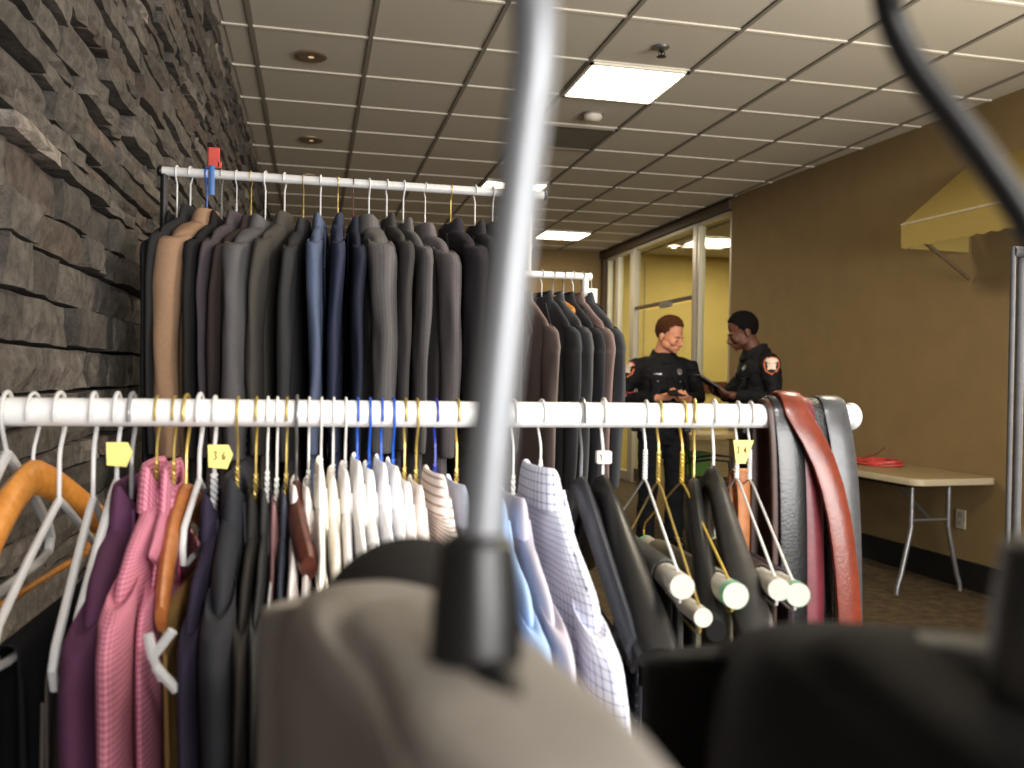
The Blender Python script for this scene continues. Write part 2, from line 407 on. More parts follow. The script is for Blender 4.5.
# ------------------------------------------------------------------ awning, table, outlet, desk corner at the right wall
M_awn = cloth('awning_canvas', (150, 130, 72), weave=.1)
M_awnt = mat('awning_piping', (176, 164, 136), .7)
t = thing('wall_awning', 'yellow sloped canvas awning with hanging valance on the right wall', 'awning', (wx(4.80)-.02, 4.82, 2.31), WA)
y0, y1 = 0., -2.4
P = MB().add([(-.52, y0, 0), (-.52, y1, 0), (-.005, y1, .42), (-.005, y0, .42)], [(0, 1, 2, 3)], [((0, 0), (2.4, 0), (2.4, .7), (0, .7))])
obj('canopy', P, M_awn, t, smooth=False, solid=.006)
P = MB(); n = 48
top = [(-.52, y0+(y1-y0)*i/n, 0) for i in range(n+1)]
bot = [(-.52, y0+(y1-y0)*i/n, -.145-.012*abs(math.sin(PI*i/2))) for i in range(n+1)]
P.loft([top, bot], False, False, False)
obj('valance', P, M_awn, t, smooth=False, solid=.005)
obj('side_valance', MB().add([(-.52, y0, 0), (-.005, y0, 0), (-.005, y0, -.145), (-.52, y0, -.145)], [(0, 1, 2, 3)]), M_awn, t, smooth=False, solid=.005)
obj('piping', MB().tube([(-.522, y0, .0), (-.522, y1, .0)], .008, 6), M_awnt, t)
obj('support_arm', MB().tube([(-.50, -.02, -.01), (-.01, -.02, -.32)], .012, 8), mat('arm_bronze', (92, 76, 50), .5), t)
obj('wall_post', MB().tube([(-.01, -.9, .02), (-.01, -.9, -.9)], .012, 8), mat('arm_bronze', (92, 76, 50), .5), t)

M_ttop = mat('laminate_top', (150, 132, 98), .4, noise_amt=.05)
M_tedge = mat('laminate_edge', (168, 156, 130), .5, noise_amt=.04)
t = thing('folding_table', 'long folding table with beige top and grey bent legs at right wall', 'table', (wx(5.35)-.33, 5.37, 0), WA)
def rrect(w, l, r, z, n=6):
    p = []
    for qx, qy, a0 in ((1, 1, 0), (-1, 1, 90), (-1, -1, 180), (1, -1, 270)):
        for k in range(n+1):
            a = math.radians(a0+90*k/n); p.append((qx*(w/2-r)+r*math.cos(a), qy*(l/2-r)+r*math.sin(a), z))
    return p
W, Ln = .62, 1.70
obj('tabletop', MB().loft([rrect(W-.01, Ln-.01, .07, .742), rrect(W-.012, Ln-.012, .07, .745)]), M_ttop, t)
obj('edge_band', MB().loft([rrect(W-.02, Ln-.02, .07, .70), rrect(W, Ln, .075, .706), rrect(W, Ln, .075, .738), rrect(W-.008, Ln-.008, .07, .743)]), M_tedge, t)
for s in (-1, 1):
    y = s*.62
    for q in (-1, 1):
        obj('leg', MB().tube([(q*.14, y, .70), (q*.14, y, .42), (q*.15, y, .37), (q*.21, y+.0, .12), (q*.235, y, .05), (q*.24, y, .0)], .016, 10), M_steel, t)
    obj('leg_brace', MB().tube([(-.14, y, .46), (.14, y, .46)], .010, 8).tube([(0, y, .46), (0, y-s*.35, .69)], .010, 8), M_steel, t)
obj('apron', MB().box((0, 0, .685), (.40, 1.3, .03)), M_blackmetal, t, smooth=False)
def coil(label, c):
    t = thing('cable_coil', label, 'cable', c)
    pts = []
    for k in range(150):
        a = k*.21; r = .155+.02*math.sin(a*1.7)+.02*math.sin(k*.11)
        pts.append((r*.85*math.cos(a), r*1.1*math.sin(a), .006+.030*k/150+.004*math.sin(a*3)))
    obj('cable', MB().tube(pts, .006, 6), mat('red_cable', (196, 70, 64), .45), t)
    obj('loose_end', MB().tube([(.10, -.10, .03), (.06, -.08, .075), (.03, -.04, .125), (.0, .02, .07), (-.05, .10, .034)], .0045, 6), mat('dark_red_cable', (110, 40, 36), .45), t)
coil('coiled red extension cable lying on the beige folding table', (3.86, 5.36, .745))
t = thing('wall_outlet', 'pale electrical outlet plate low on wall under the folding table', 'outlet', (wx(4.86), 4.86, .44), WA)
obj('cover_plate', MB().box((-.004, 0, 0), (.008, .08, .125)), mat('outlet_plate', (176, 168, 148), .5), t, smooth=False, bevel=.002)
for s in (-1, 1): obj('socket', MB().box((-.009, 0, .026*s), (.004, .034, .030)), mat('outlet_face', (150, 142, 124), .5), t, smooth=False)

# desk, chair and box in the corner behind the officers
M_desk = wood('pale_desk_wood', (176, 152, 100), (196, 170, 116), (3, 20, 20))
t = thing('side_desk', 'pale wooden desk standing behind the two uniformed people', 'desk', (3.55, 7.45, 0))
obj('desk_top', MB().box((0, 0, .81), (.80, .55, .035)), M_desk, t, smooth=False, bevel=.004)
for s in (-1, 1): obj('side_panel', MB().box((s*.36, 0, .396), (.03, .5, .792)), M_desk, t, smooth=False)
obj('back_panel', MB().box((0, .2, .55), (.68, .02, .4)), M_desk, t, smooth=False)
obj('lower_shelf', MB().box((0, 0, .36), (.68, .44, .025)), M_desk, t, smooth=False)
t = thing('storage_box', 'bright green box on the lower shelf of the pale desk', 'box', (3.42, 7.40, .3735))
obj('box_body', MB().box((0, 0, .13), (.24, .22, .26)), mat('green_box', (96, 140, 58), .6), t, smooth=False, bevel=.006)
obj('box_lid', MB().box((0, 0, .27), (.25, .23, .025)), mat('green_lid', (70, 110, 44), .6), t, smooth=False, bevel=.006)
t = thing('office_chair', 'black metal framed chair beside the pale desk, between the two people', 'chair', (3.33, 6.86, 0), math.radians(60))
obj('seat', MB().box((0, 0, .45), (.42, .42, .05)), M_black, t, bevel=.02)
obj('backrest', MB().box((0, .22, .82), (.38, .03, .22), (-.1, 0, 0)), mat('chair_back', (60, 40, 34), .6), t, bevel=.012)
for sx in (-1, 1):
    obj('leg', MB().tube([(sx*.19, -.18, .45), (sx*.2, -.2, 0)], .011, 8), M_blackmetal, t)
    obj('leg', MB().tube([(sx*.19, .23, .92), (sx*.19, .19, .45), (sx*.2, .25, 0)], .011, 8), M_blackmetal, t)
    obj('armrest', MB().tube([(sx*.21, .2, .62), (sx*.22, .0, .66), (sx*.22, -.16, .65), (sx*.21, -.18, .45)], .012, 8), M_blackmetal, t)

# ------------------------------------------------------------------ hangers
def hook_path(r, neck, s=1, tip=205, lean=0):
    p = []
    for k in range(11):
        a = math.radians(tip+(0-tip)*k/10); p.append((0, s*r*math.cos(a), r*math.sin(a)))
    for q, z in ((.93, -.45), (.72, -.95), (.38, -1.45), (.12, -1.85), (0, -2.3)): p.append((0, s*r*q, r*z))
    p.append((0, 0, -neck)); return p
def twist(z0, z1, r, n=26):
    m = MB()
    for ph in (0, PI):
        m.tube([(r*math.cos(ph+k*1.0), r*math.sin(ph+k*1.0), z0+(z1-z0)*k/n) for k in range(n+1)], r*.95, 6)
    return m
def wire_hanger(loc, yaw, m, label, group, R=.0185, drop=.085, hw=.205, arm=.105, s=1, wr=.0013, bar=True, lean=0, z0f=None):
    t = thing('wire_hanger', label, 'hanger', loc, yaw, group)
    h = MB().tube(hook_path(R, drop*.62, s), wr*1.15, 6)
    obj('hook', h, m, t)
    obj('twisted_neck', twist(-drop*.55, -drop, wr*1.2), m, t)
    p = [(0, 0, -drop), (0, -.02, -drop-.006), (0, -hw*.95, -drop-arm), (0, -hw, -drop-arm-.012), (0, -hw*.97, -drop-arm-.026),
         (0, -hw*.9, -drop-arm-.030)]
    q = [(x, -y, z) for x, y, z in p][::-1]
    obj('frame', MB().tube(p[:1]+p[1:]+q if bar else p, wr, 6), m, t)
    return t
def plastic_hanger(loc, yaw, m, label, group, R=.0195, drop=.085, hw=.205, arm=.10, s=1, r=.0042, hookm=None, cat='hanger', name='plastic_hanger'):
    t = thing(name, label, cat, loc, yaw, group)
    obj('hook', MB().tube(hook_path(R+.002, drop, s), .0024 if not hookm else .0020, 8), hookm or m, t)
    p = [(0, 0, -drop+.004), (0, -.018, -drop-.004), (0, -hw*.5, -drop-arm*.48), (0, -hw*.93, -drop-arm), (0, -hw, -drop-arm-.018), (0, -hw*.95, -drop-arm-.036), (0, -hw*.8, -drop-arm-.040)]
    q = [(x, -y, z) for x, y, z in p][::-1]
    obj('arms', MB().tube(p+q[:-1]+[p[0]], r, 8), m, t)
    return t
def broad_hanger(loc, yaw, m, label, group, R=.0195, drop=.075, hw=.215, arm=.115, s=1, name='broad_hanger', wid=.024, hookm=None, bar=True):
    """Contoured suit hanger with wide curved shoulders."""
    t = thing(name, label, 'hanger', loc, yaw, group)
    obj('hook', MB().tube(hook_path(R+.001, drop, s), .0019, 8), hookm or M_chrome, t)
    rings = []
    for k in range(25):
        u = -1+2*k/24; a = abs(u)
        y = hw*u; z = -drop-.012-arm*(a**1.35); x = .016*a*a
        w = .010+(wid-.010)*(a**1.2); h = .019-.003*a
        if k in (0, 24): w *= .8; h *= .8
        rings.append([(x+w*math.cos(2*PI*j/12), y+.25*h*math.sin(2*PI*j/12)*(1 if u > 0 else -1), z+h*math.sin(2*PI*j/12)) for j in range(12)])
    obj('shoulder', MB().loft(rings), m, t)
    if bar: obj('trouser_bar', MB().tube([(.012, -hw*.86, -drop-arm*.95), (.0, -hw*.82, -drop-arm-.035), (0, hw*.82, -drop-arm-.035), (.012, hw*.86, -drop-arm*.95)], .004, 8), m, t)
    return t

# ------------------------------------------------------------------ garments
def srect(w, t, z, n=28, e=2.7, xo=0, yo=0):
    r = []
    for j in range(n):
        a = 2*PI*j/n; c, s = math.cos(a), math.sin(a)
        r.append((xo+t*math.copysign(abs(c)**(2/e), c), yo+w*math.copysign(abs(s)**(2/e), s), z))
    return r
def wrinkle(mb, amp, seed, sc=(14, 14, 3)):
    o = Vector((seed*3.1, seed*1.7, seed*.9))
    mid = Vector((0, 0, 0))
    for i, p in enumerate(mb.v):
        n = noise.noise(Vector((p.x*sc[0], p.y*sc[1], p.z*sc[2]))+o); n2 = noise.noise(Vector((p.x*30, p.y*30, p.z*9))+o)
        p.x += amp*(n+.4*n2); p.y += amp*.7*n2
    return mb
def garment(kind, loc, yaw, m, label, group, hw=.205, th=.03, length=.74, drop=.085, front=1, seed=0, sleeve=.60, name=None, cat=None, collar_m=None, btn=None, tilt=0, slope=.06, bare=False):
    name = name or {'jacket': 'suit_jacket', 'shirt': 'dress_shirt', 'vest': 'waistcoat'}[kind]
    t = thing(name, label, cat or {'jacket': 'jacket', 'shirt': 'shirt', 'vest': 'vest'}[kind], loc, yaw, group)
    if tilt: t.rotation_euler = (0, tilt, yaw)
    rnd = random.Random(seed+11)
    zb = -drop-.006; sl = slope
    j = kind == 'jacket'
    lv = [(0, .060, .75), (.010, .085, .82), (sl*.32, .118, .9), (sl*.6, .155, .95), (sl*.85, hw-.022, .95), (sl*1.12, hw-.008, .96), (sl*1.6, hw-.004, 1), (.16, hw-.010, 1), (.24, hw-.016, 1), (.33, hw-.025, .97),
          (.42, hw-.03, .94), (.52, hw-.022, .96), (.62, hw-.012, 1), (length-.02, hw-.008, 1.02), (length, hw-.008, 1.0), (length-.004, hw-.016, .9)]
    lv2 = [lv[0]]
    for a, c in zip(lv, lv[1:]): lv2 += [tuple((a[q]+c[q])/2 for q in range(3)), c]
    b = MB().loft([srect(w, th*k, zb-d, yo=0) for d, w, k in lv2], True, True)
    wrinkle(b, min(.010, th*.42), seed)
    obj('body', b, m, t, sub=1)
    for s in (-1, 1):
        if kind == 'vest': break
        y0 = s*(hw-.028); sw = rnd.uniform(-.006, .006)
        pts = [(0, y0-s*.03, zb-sl*.95), (0, y0, zb-sl*.98), (.001, y0+s*.022, zb-sl*1.25), (.002, y0+s*.034, zb-sl*1.8), (.004*front, y0+s*.040, zb-.20), (.006*front+sw, y0+s*.040, zb-.32), (.006*front+sw, y0+s*.034, zb-.44), (.004*front, y0+s*.026, zb-sleeve+.04), (.004*front, y0+s*.022, zb-sleeve)]
        rx = [th*.55, th*.85, th*1.0, th*1.02, th*.98, th*.92, th*.86, th*.80, th*.78]
        ry = [.03, .045, .052, .056, .056, .052, .048, .044, .042]
        def den(a):
            o = [a[0]]
            for u_, v_ in zip(a, a[1:]): o += [(u_+v_)/2 if not isinstance(u_, tuple) else tuple((x_+y_)/2 for x_, y_ in zip(u_, v_)), v_]
            return o
        for _ in range(1 if th < .012 else 2): pts, rx, ry = den(pts), den(rx), den(ry)
        km = 6 if th < .012 else 12
        rings = []
        for k, p in enumerate(pts):
            rings.append([(p[0]+rx[k]*math.cos(2*PI*q/18), p[1]+ry[k]*math.sin(2*PI*q/18), p[2]+(.018*math.sin(2*PI*q/18)*s*(-1)*(1-k/km) if k < km else 0)) for q in range(18)])
        sm = MB().loft(rings, True, True); wrinkle(sm, min(.010, th*.30), seed+s*5, (34, 26, 7))
        so = obj('sleeve', sm, m, t, sub=1)
        if not j:
            obj('cuff', MB().loft([srect(.046, th*.86, zb-sleeve+.045, 18, 2.2, pts[-1][0], pts[-1][1]), srect(.047, th*.88, zb-sleeve-.012, 18, 2.2, pts[-1][0], pts[-1][1])]), m, so)
        elif seed % 2 == 0:
            for k in range(3): obj('cuff_button', MB().ball((pts[-1][0]+front*th*.80, pts[-1][1], zb-sleeve+.02+.022*k), (.003, .007, .007), 8, 4), btn or M_button, so)
    if bare: return t
    # collar: stand + fall folded over
    cm = collar_m or m
    tf = th*.95
    if j:
        rg = [srect(.062, tf*.80, zb-.004, 24, 2.2), srect(.056, tf*.78, zb+.026, 24, 2.2), srect(.058, tf*.84, zb+.034, 24, 2.2), srect(.066, tf*.95, zb+.028, 24, 2.2), srect(.082, tf*1.06, zb-.012, 24, 2.2), srect(.090, tf*1.10, zb-.026, 24, 2.2)]
    else:
        rg = [srect(.060, tf*.78, zb-.004, 24, 2.2), srect(.054, tf*.76, zb+.032, 24, 2.2), srect(.056, tf*.84, zb+.040, 24, 2.2), srect(.064, tf*1.0, zb+.034, 24, 2.2), srect(.073, tf*1.12, zb-.004, 24, 2.2), srect(.076, tf*1.14, zb-.010, 24, 2.2)]
    # lower the collar at the front
    cb = MB().loft(rg, False, False)
    for p in cb.v:
        if p.x*front > 0: p.z -= .030*min(1, p.x*front/th)
    co = obj('collar', cb, cm, t, sub=1, solid=.003)
    if j:
        for s in (-1, 1):
            lp = MB(); xo = front*(th*1.06+.001)
            P_ = [(front*th*.95, s*.058, zb-.015), (xo, s*.105, zb-.10), (xo, s*.118, zb-.125), (xo, s*.095, zb-.14), (xo, s*.03, zb-.34), (xo, s*.008, zb-.36), (xo, s*.012, zb-.30), (xo, s*.03, zb-.16)]
            lp.add(P_, [tuple(range(8))], [tuple((p[1], p[2]) for p in P_)])
            obj('lapel', lp, m, t, smooth=False, solid=.004)
        for k in range(2): obj('button', MB().ball((front*(th*1.05), .004, zb-.40-.11*k), (.003, .009, .009), 10, 4), btn or M_button, t)
    else:
        xo = front*(th*1.05)
        pl = obj('placket', MB().box((xo, 0, zb-.03-(length-.05)/2), (.004, .032, length-.06)), m, t, smooth=False)
        for s in (-1, 1):
            P_ = [(front*th*.8, s*.050, zb+.012), (xo*1.06, s*.012, zb-.022), (xo*1.12, s*.040, zb-.085), (xo*1.05, s*.072, zb-.03)]
            obj('collar_point', MB().add(P_, [(0, 1, 2, 3)], [tuple((p[1], p[2]) for p in P_)]), cm, co, smooth=False, solid=.003)
        for k in range(6): obj('button', MB().ball((xo+front*.003, 0, zb-.06-.095*k), (.002, .0055, .0055), 8, 4), btn or M_wbutton, pl)
    return t

# ------------------------------------------------------------------ racks
def rail_rack(label, y, z, x0, x1, r, m, posts, capm, px, depth=.42, group=None, name='clothes_rack', foot=True):
    t = thing(name, label, 'clothes rack', (0, y, 0))
    obj('rail', MB().tube([(x0, 0, z), (x1, 0, z)], r, 20), m, t)
    for x in (x0, x1): obj('end_cap', MB().ball((x, 0, z), (r*.8, r*1.18, r*1.18), 16, 10), capm, t)
    for x in posts:
        obj('upright', MB().tube([(x, 0, .04), (x, 0, z-r*.6)], px[0], 14), px[1], t)
        if foot:
            obj('foot', MB().tube([(x, -depth/2, .03), (x, depth/2, .03)], .015, 10), px[1], t)
            for s in (-1, 1):
                obj('caster', MB().lathe([(.0, -.010), (.024, -.010), (.026, 0), (.024, .010), (.0, .010)], 14, (x, s*depth/2, .026), 'x'), M_black, t)
    obj('base_bar', MB().tube([(posts[0], 0, .05), (posts[-1], 0, .05)], .012, 10), px[1], t)
    return t
FY, FZ, FR = 1.03, 1.274, .0155
rail_rack('white tubular clothes rail across the middle, hung with shirts, trousers and belts', FY, FZ, -.43, .70, FR, M_white, (-.425, .672), M_white, (.012, M_blackmetal))
RY, RZ, RR = 2.5, 1.858, .0125
rail_rack('tall white clothes rail behind, packed with dark suit jackets beside stone wall', RY, RZ, -.405, .665, RR, M_wplas, (-.395, .575), M_black, (.010, M_blackmetal))
TY, TZ, TR = 3.1, 1.697, .0125
t3 = rail_rack('small white rack behind the bright hook holding five grey suit jackets', TY, TZ, .60, 1.003, TR, M_white, (.615, .985), M_white, (.0125, M_white))
obj('upper_post', MB().tube([(.766, 0, TZ), (.766, 0, TZ+.215)], .010, 10), M_white, t3)
t = thing('paper_sign', 'small white paper notice hanging at right end of the small rack', 'sign', (1.03, 3.16, 1.62))
obj('sheet', MB().box((0, 0, -.02), (.05, .003, .12), (0, 0, .3)), M_paper, t, smooth=False)
obj('string', MB().tube([(0, 0, .03), (-.012, -.03, .075), (-.03, -.06, .09)], .0012, 5), M_wwire, t)
t = thing('clothes_rack', 'double grey steel upright of a clothes rack at the right edge', 'clothes rack', (1.385, 1.5, 0))
for dx in (0, .028): obj('upright', MB().tube([(dx, dx*.3, .03), (dx, dx*.3, 1.60)], .0052 if dx == 0 else .0085, 12), M_gtube, t)
obj('rail', MB().tube([(0, 0, 1.59), (.9, -.1, 1.59)], .011, 14), M_gtube, t)
obj('foot', MB().tube([(.01, -.25, .03), (.01, .25, .03)], .014, 10), M_gtube, t)
obj('upright', MB().tube([(.9, -.1, .03), (.9, -.1, 1.59)], .010, 12), M_gtube, t)
obj('foot', MB().tube([(.9, -.35, .03), (.9, .15, .03)], .014, 10), M_gtube, t)

# ---- rear rack: dark jackets
G = 'suit jackets on the tall rear rack'; GH = 'hangers on the tall rear rack'
rear = [(-.362, 'black wool', (26, 27, 29), None, M_wplas, 1), (-.328, 'charcoal black', (36, 36, 38), None, M_wplas, 1), (-.285, 'tan brown wool', (140, 112, 90), None, M_bwire, 1),
 (-.247, 'black', (30, 29, 31), None, M_clear, 0), (-.208, 'dusky grey purple', (70, 63, 68), None, M_wplas, 0), (-.170, 'very dark brown', (44, 37, 36), None, M_gold, 0),
 (-.132, 'mid grey wool', (92, 90, 92), None, M_wplas, 1), (-.081, 'dark olive grey', (66, 63, 60), None, M_wplas, 1), (-.030, 'black grey', (48, 48, 51), None, M_gold, 0),
 (.016, 'slate blue', (84, 94, 120), None, M_wplas, 1), (.064, 'navy', (50, 55, 76), None, M_gold, 0), (.106, 'midnight navy', (38, 41, 56), None, M_woodd, 0),
 (.150, 'mottled grey tweed', (100, 97, 98), (86, 84, 85), M_wplas, 1), (.200, 'charcoal', (58, 56, 57), None, M_wplas, 1), (.247, 'grey herringbone', (92, 89, 91), (78, 76, 78), M_wplas, 1),
 (.310, 'warm grey', (104, 98, 101), (94, 89, 92), M_wwire, 0), (.384, 'black', (40, 37, 42), None, M_gold, 0), (.455, 'charcoal black', (46, 45, 48), None, M_wplas, 1), (.508, 'charcoal pinstripe', (70, 68, 72), (82, 80, 84), M_wplas, 1)]
for i, (x, d, c, c2, hm, plast) in enumerate(rear):
    gaps = [abs(x-r[0]) for k, r in enumerate(rear) if abs(k-i) == 1]
    th = min(.034, .43*min(gaps)) if i not in (2, 6, 12) else .036
    m = cloth('wool_%d' % i, c, c2, *((90, 0, .2) if c2 else (0, 0)), diag=(i == 14), weave=.22)
    o_ = ORD[i]
    yw = math.radians([-10, -12, -15, -13, -14, -15, -16, -13, -9, -5, -1, 2, 6, 8, 10, 11, 9, 7, 4][i])
    dz = .022+[.02, .0, .008, .012, .01, .02, .016, .004, .02, .004, .0, .008, .0, -.008, .002, .014, -.004, -.002, 0][i]
    garment('jacket', (x, RY, RZ), yw, m, '%s suit jacket, %s from stone wall on tall rear rack' % (d, o_), G, hw=.205+random.uniform(-.01, .012), th=th, length=.76, drop=.098+dz, front=-1 if i % 3 else 1, seed=i, sleeve=.62)
    lab = '%s hanger inside the %s jacket from stone wall on tall rear rack'
    if plast: plastic_hanger((x, RY, RZ), yw, hm, lab % ('white plastic' if hm == M_wplas else 'bright blue plastic', o_), GH, R=.0145, drop=.106+dz, hw=.17, arm=.06, s=1 if i % 2 else -1, r=.004)
    else: wire_hanger((x, RY, RZ), yw, hm, lab % ({M_gold: 'brass wire', M_clear: 'smoky plastic', M_wplas: 'white wire', M_wwire: 'white wire', M_woodd: 'dark red'}[hm], o_), GH, R=.0148, drop=.108+dz, hw=.16, arm=.052, s=1 if i % 2 else -1)
# red and blue size divider on the left end of the rear rail
t = thing('size_marker', 'red topped blue marker clip standing on left end of rear rail', 'marker', (-.272, RY, RZ))
obj('blue_band', MB().tube([(0, -.017, -.06), (0, -.019, 0), (0, -.015, .018), (0, 0, .022)], .008, 8, ry=.004), mat('marker_blue', (70, 110, 170), .5), t)
obj('red_flag', MB().box((.004, -.004, .045), (.030, .004, .055)).box((.018, -.004, .026), (.012, .004, .018)), mat('marker_red', (190, 66, 56), .5), t, smooth=False, bevel=.003)

# ---- small rack: five jackets turned toward the viewer
G3 = 'grey suit jackets on the small rack'; G3H = 'hangers on the small rack'
five = [(.742, 'taupe brown', (112, 98, 94), M_wplas), (.818, 'charcoal', (62, 62, 66), M_wplas), (.861, 'mid grey', (80, 80, 82), M_woodo), (.902, 'dark charcoal', (52, 52, 56), M_black), (.938, 'taupe pink', (124, 106, 103), M_wplas), (.974, 'slate grey', (66, 68, 72), M_black)]
for i, (x, d, c, hm) in enumerate(five):
    yw = math.radians(15)
    o_ = ORD[i]
    garment('jacket', (x, TY, TZ), yw, cloth('wool3_%d' % i, c, weave=.2), '%s suit jacket, %s from the bright hook on the small rack' % (d, o_), G3, hw=.215, th=.0165 if i < 5 else .021, length=.84, drop=.088, front=-1, seed=40+i, sleeve=.67, slope=.10)
    lab = '%s hanger in the '+o_+' jacket from the bright hook on small rack'
    if hm in (M_woodo, M_black): broad_hanger((x, TY, TZ), yw, hm, lab % ('natural wooden' if hm == M_woodo else 'black plastic'), G3H, R=.0150, drop=.080, hw=.12, arm=.05, wid=.010, bar=False)
    else: plastic_hanger((x, TY, TZ), yw, hm, lab % 'white plastic', G3H, R=.0140, drop=.09, hw=.17, arm=.075)

# ---- front rack, left to right
GF = 'hangers on the white front rail'; GS = 'white shirts on the front rail'
def draped(loc, yaw, m, label, w, zt, length, name='trousers', cat='trousers', th=.012, seed=0, group=None, tube_r=None, tubem=None, capm=None, crease=True, far_cap=True, tape=False, tip=0.0):
    """Trousers folded over a bar or a cardboard tube, long axis along local y."""
    t = thing(name, label, cat, loc, yaw, group)
    r = tube_r or .007
    tl = .198
    if tubem: t.rotation_euler = (-tip, 0, yaw)
    rings = []
    n = 22
    for k in range(n+1):
        y = -w/2+w*k/n
        wv = .006*math.sin(k*1.3+seed)+.004*math.sin(k*2.9+seed*2)
        prof = []
        L1 = length*(1+.01*math.sin(k*.9)); L2 = length*.93
        fl = .010+th*.5
        def fan(d): return min(1, d/.25)
        for q in range(7):
            d = L1*(1-q/6.); f = fan(d)
            prof.append((-(r+.004)-(fl-.004)*f*.2+wv*f, y*(1-.10*f), zt-d))
        for q in range(1, 8):
            a = PI-PI*q/8; prof.append(((r+.004)*math.cos(a), y, zt+(r+.004)*math.sin(a)))
        for q in range(7):
            d = L2*q/6.; f = fan(d)
            prof.append(((r+.004)+(fl-.004)*f*.2+wv*f, y*(1-.10*f), zt-d))
        rings.append(prof)
    b = MB().loft(rings, False, False, closed=False)
    obj('fabric', b, m, t, sub=1, solid=.0035)
    if crease:
        for s in (-1, 1):
            for sx in (-1, 1):
                cm = MB().tube([(sx*(r+.006), s*(w/2-.002), zt-.02), (sx*(r+.008), s*(w/2*.94), zt-.12), (sx*(r+.010), s*(w/2*.9), zt-length*.9)], .0022, 6)
                obj('hem_edge', cm, m, t)
    if tubem:
        tb = obj('cardboard_tube', MB().tube([(0, -tl, zt), (0, tl, zt)], r, 18), tubem, t)
        for q in (-1, 1):
            obj('paper_sleeve', MB().tube([(0, q*(w/2+.002), zt), (0, q*(tl+.001), zt)], r+.0012, 18), capm or tubem, tb)
            if tape: obj('green_tape', MB().tube([(0, q*(tl-.012), zt), (0, q*(tl+.0016), zt)], [r+.0018, r+.0018], 18, cap=False), M_green, tb)
    return t
R_ = math.radians
# empty and trouser hangers at the far left
plastic_hanger((-.318, FY, FZ), R_(2), M_wplas, 'white plastic hanger at the left edge of the photo on front rail', GF, drop=.05, hw=.19, s=-1, r=.006)
broad_hanger((-.292, FY, FZ), R_(-4), M_woodo, 'bare orange wooden coat hanger at the left of the front rail', GF, drop=.058, hw=.215, arm=.095, name='wooden_hanger', wid=.019, hookm=M_wplas)
plastic_hanger((-.266, FY, FZ), R_(-2), M_wplas, 'white plastic hanger with black trousers, right of the orange wooden hanger', GF, drop=.100, hw=.18, arm=.085, r=.0042)
draped((-.266, FY, FZ), R_(-2), cloth('black_trouser', (20, 20, 23), weave=.2), 'black trousers folded over white hanger beside the stone wall', .30, -.219, .62, seed=3)
plastic_hanger((-.232, FY, FZ), R_(3), M_wplas, 'white plastic hanger with grey brown trousers, left of the purple shirt', GF, drop=.100, hw=.185, arm=.105, r=.0042)
draped((-.232, FY, FZ), R_(3), cloth('greige_trouser', (84, 76, 70), weave=.2), 'grey brown trousers folded over hanger, left of the purple shirt', .32, -.240, .60, seed=8)
h = plastic_hanger((-.208, FY, FZ), R_(1), M_wplas, 'white plastic hanger with yellow size tag, left of the purple shirt', GF, drop=.080, hw=.18, arm=.100, r=.0045)
def size_tag(par, x, y, z, txt, rz, sc=1, shape=None, mm=None):
    """Folded paper tag on the hanger neck with a hand-written number."""
    pl = shape or [(-.011, -.012), (.009, -.014), (.015, .002), (.010, .013), (-.012, .013)]
    M = Matrix.Translation((x, y, z)) @ Matrix.Rotation(rz, 4, 'Z')
    g = obj('size_tag', MB().prism([(a*sc, c*sc) for a, c in pl], .0012, M), mm or M_ytag, par, smooth=False)
    b = MB()
    seg = {'1': [((0, 1), (0, -1))], '2': [((-.5, .8), (.4, 1)), ((.4, 1), (.5, .3)), ((.5, .3), (-.5, -1)), ((-.5, -1), (.5, -1))], '3': [((-.5, 1), (.5, 1)), ((.5, 1), (0, .1)), ((0, .1), (.5, -.4)), ((.5, -.4), (0, -1)), ((0, -1), (-.5, -.8))],
           '4': [((.3, 1), (-.5, -.2)), ((-.5, -.2), (.6, -.2)), ((.3, .5), (.3, -1))], '6': [((.4, 1), (-.4, 0)), ((-.4, 0), (-.3, -1)), ((-.3, -1), (.4, -.9)), ((.4, -.9), (.4, -.1)), ((.4, -.1), (-.4, -.2))]}
    for k, ch in enumerate(txt):
        for a, c in seg[ch]:
            q = lambda p: M @ Vector(((-.004+.009*k+p[0]*.0032)*sc, -.0012, (.001+p[1]*.0042)*sc))
            b.tube([q(a), q(c)], .0006*sc, 5)
    if txt: obj('number', b, M_ink, g)
    return g
size_tag(h, .003, -.012, -.045, '', 0)
obj('green_clip', MB().box((0, -.160, -.216), (.013, .03, .020)), mat('mint_clip', (40, 150, 110), .5), h, bevel=.003)
draped((-.208, FY, FZ), R_(1), cloth('ink_trouser', (24, 22, 28), weave=.2), 'blackish trousers folded over the yellow tagged hanger, left of purple shirt', .29, -.222, .55, seed=5)
SH = []
def shirt(x, d, m, hm, hk, yaw=0, drop=.075, group=None, th=.02, seed=0, hw=.20, length=.74, kind='shirt', wood_neck=False, front=1, s=1, lab=None, **k):
    drop += .026
    garment(kind, (x, FY, FZ), R_(yaw), m, d, group, hw=hw, th=th, length=length, drop=drop, seed=seed, front=front, **k)
    lab = lab or hk
    if hm in (M_wplas, M_clear, M_woodd, M_woodo):
        if hm in (M_woodd, M_woodo): broad_hanger((x, FY, FZ), R_(yaw), hm, lab, GF, drop=drop-.025, hw=hw-.04, arm=.05, wid=.010, bar=False, name='wooden_hanger', s=s)
        else: plastic_hanger((x, FY, FZ), R_(yaw), hm, lab, GF, drop=drop+.008, hw=hw-.035, arm=.052, s=s, r=.004)
    else: wire_hanger((x, FY, FZ), R_(yaw), hm, lab, GF, drop=drop+.010, hw=hw-.035, arm=.052, s=s, wr=.0013)
M_purple = cloth('plum_cloth', (84, 50, 76), weave=.16)
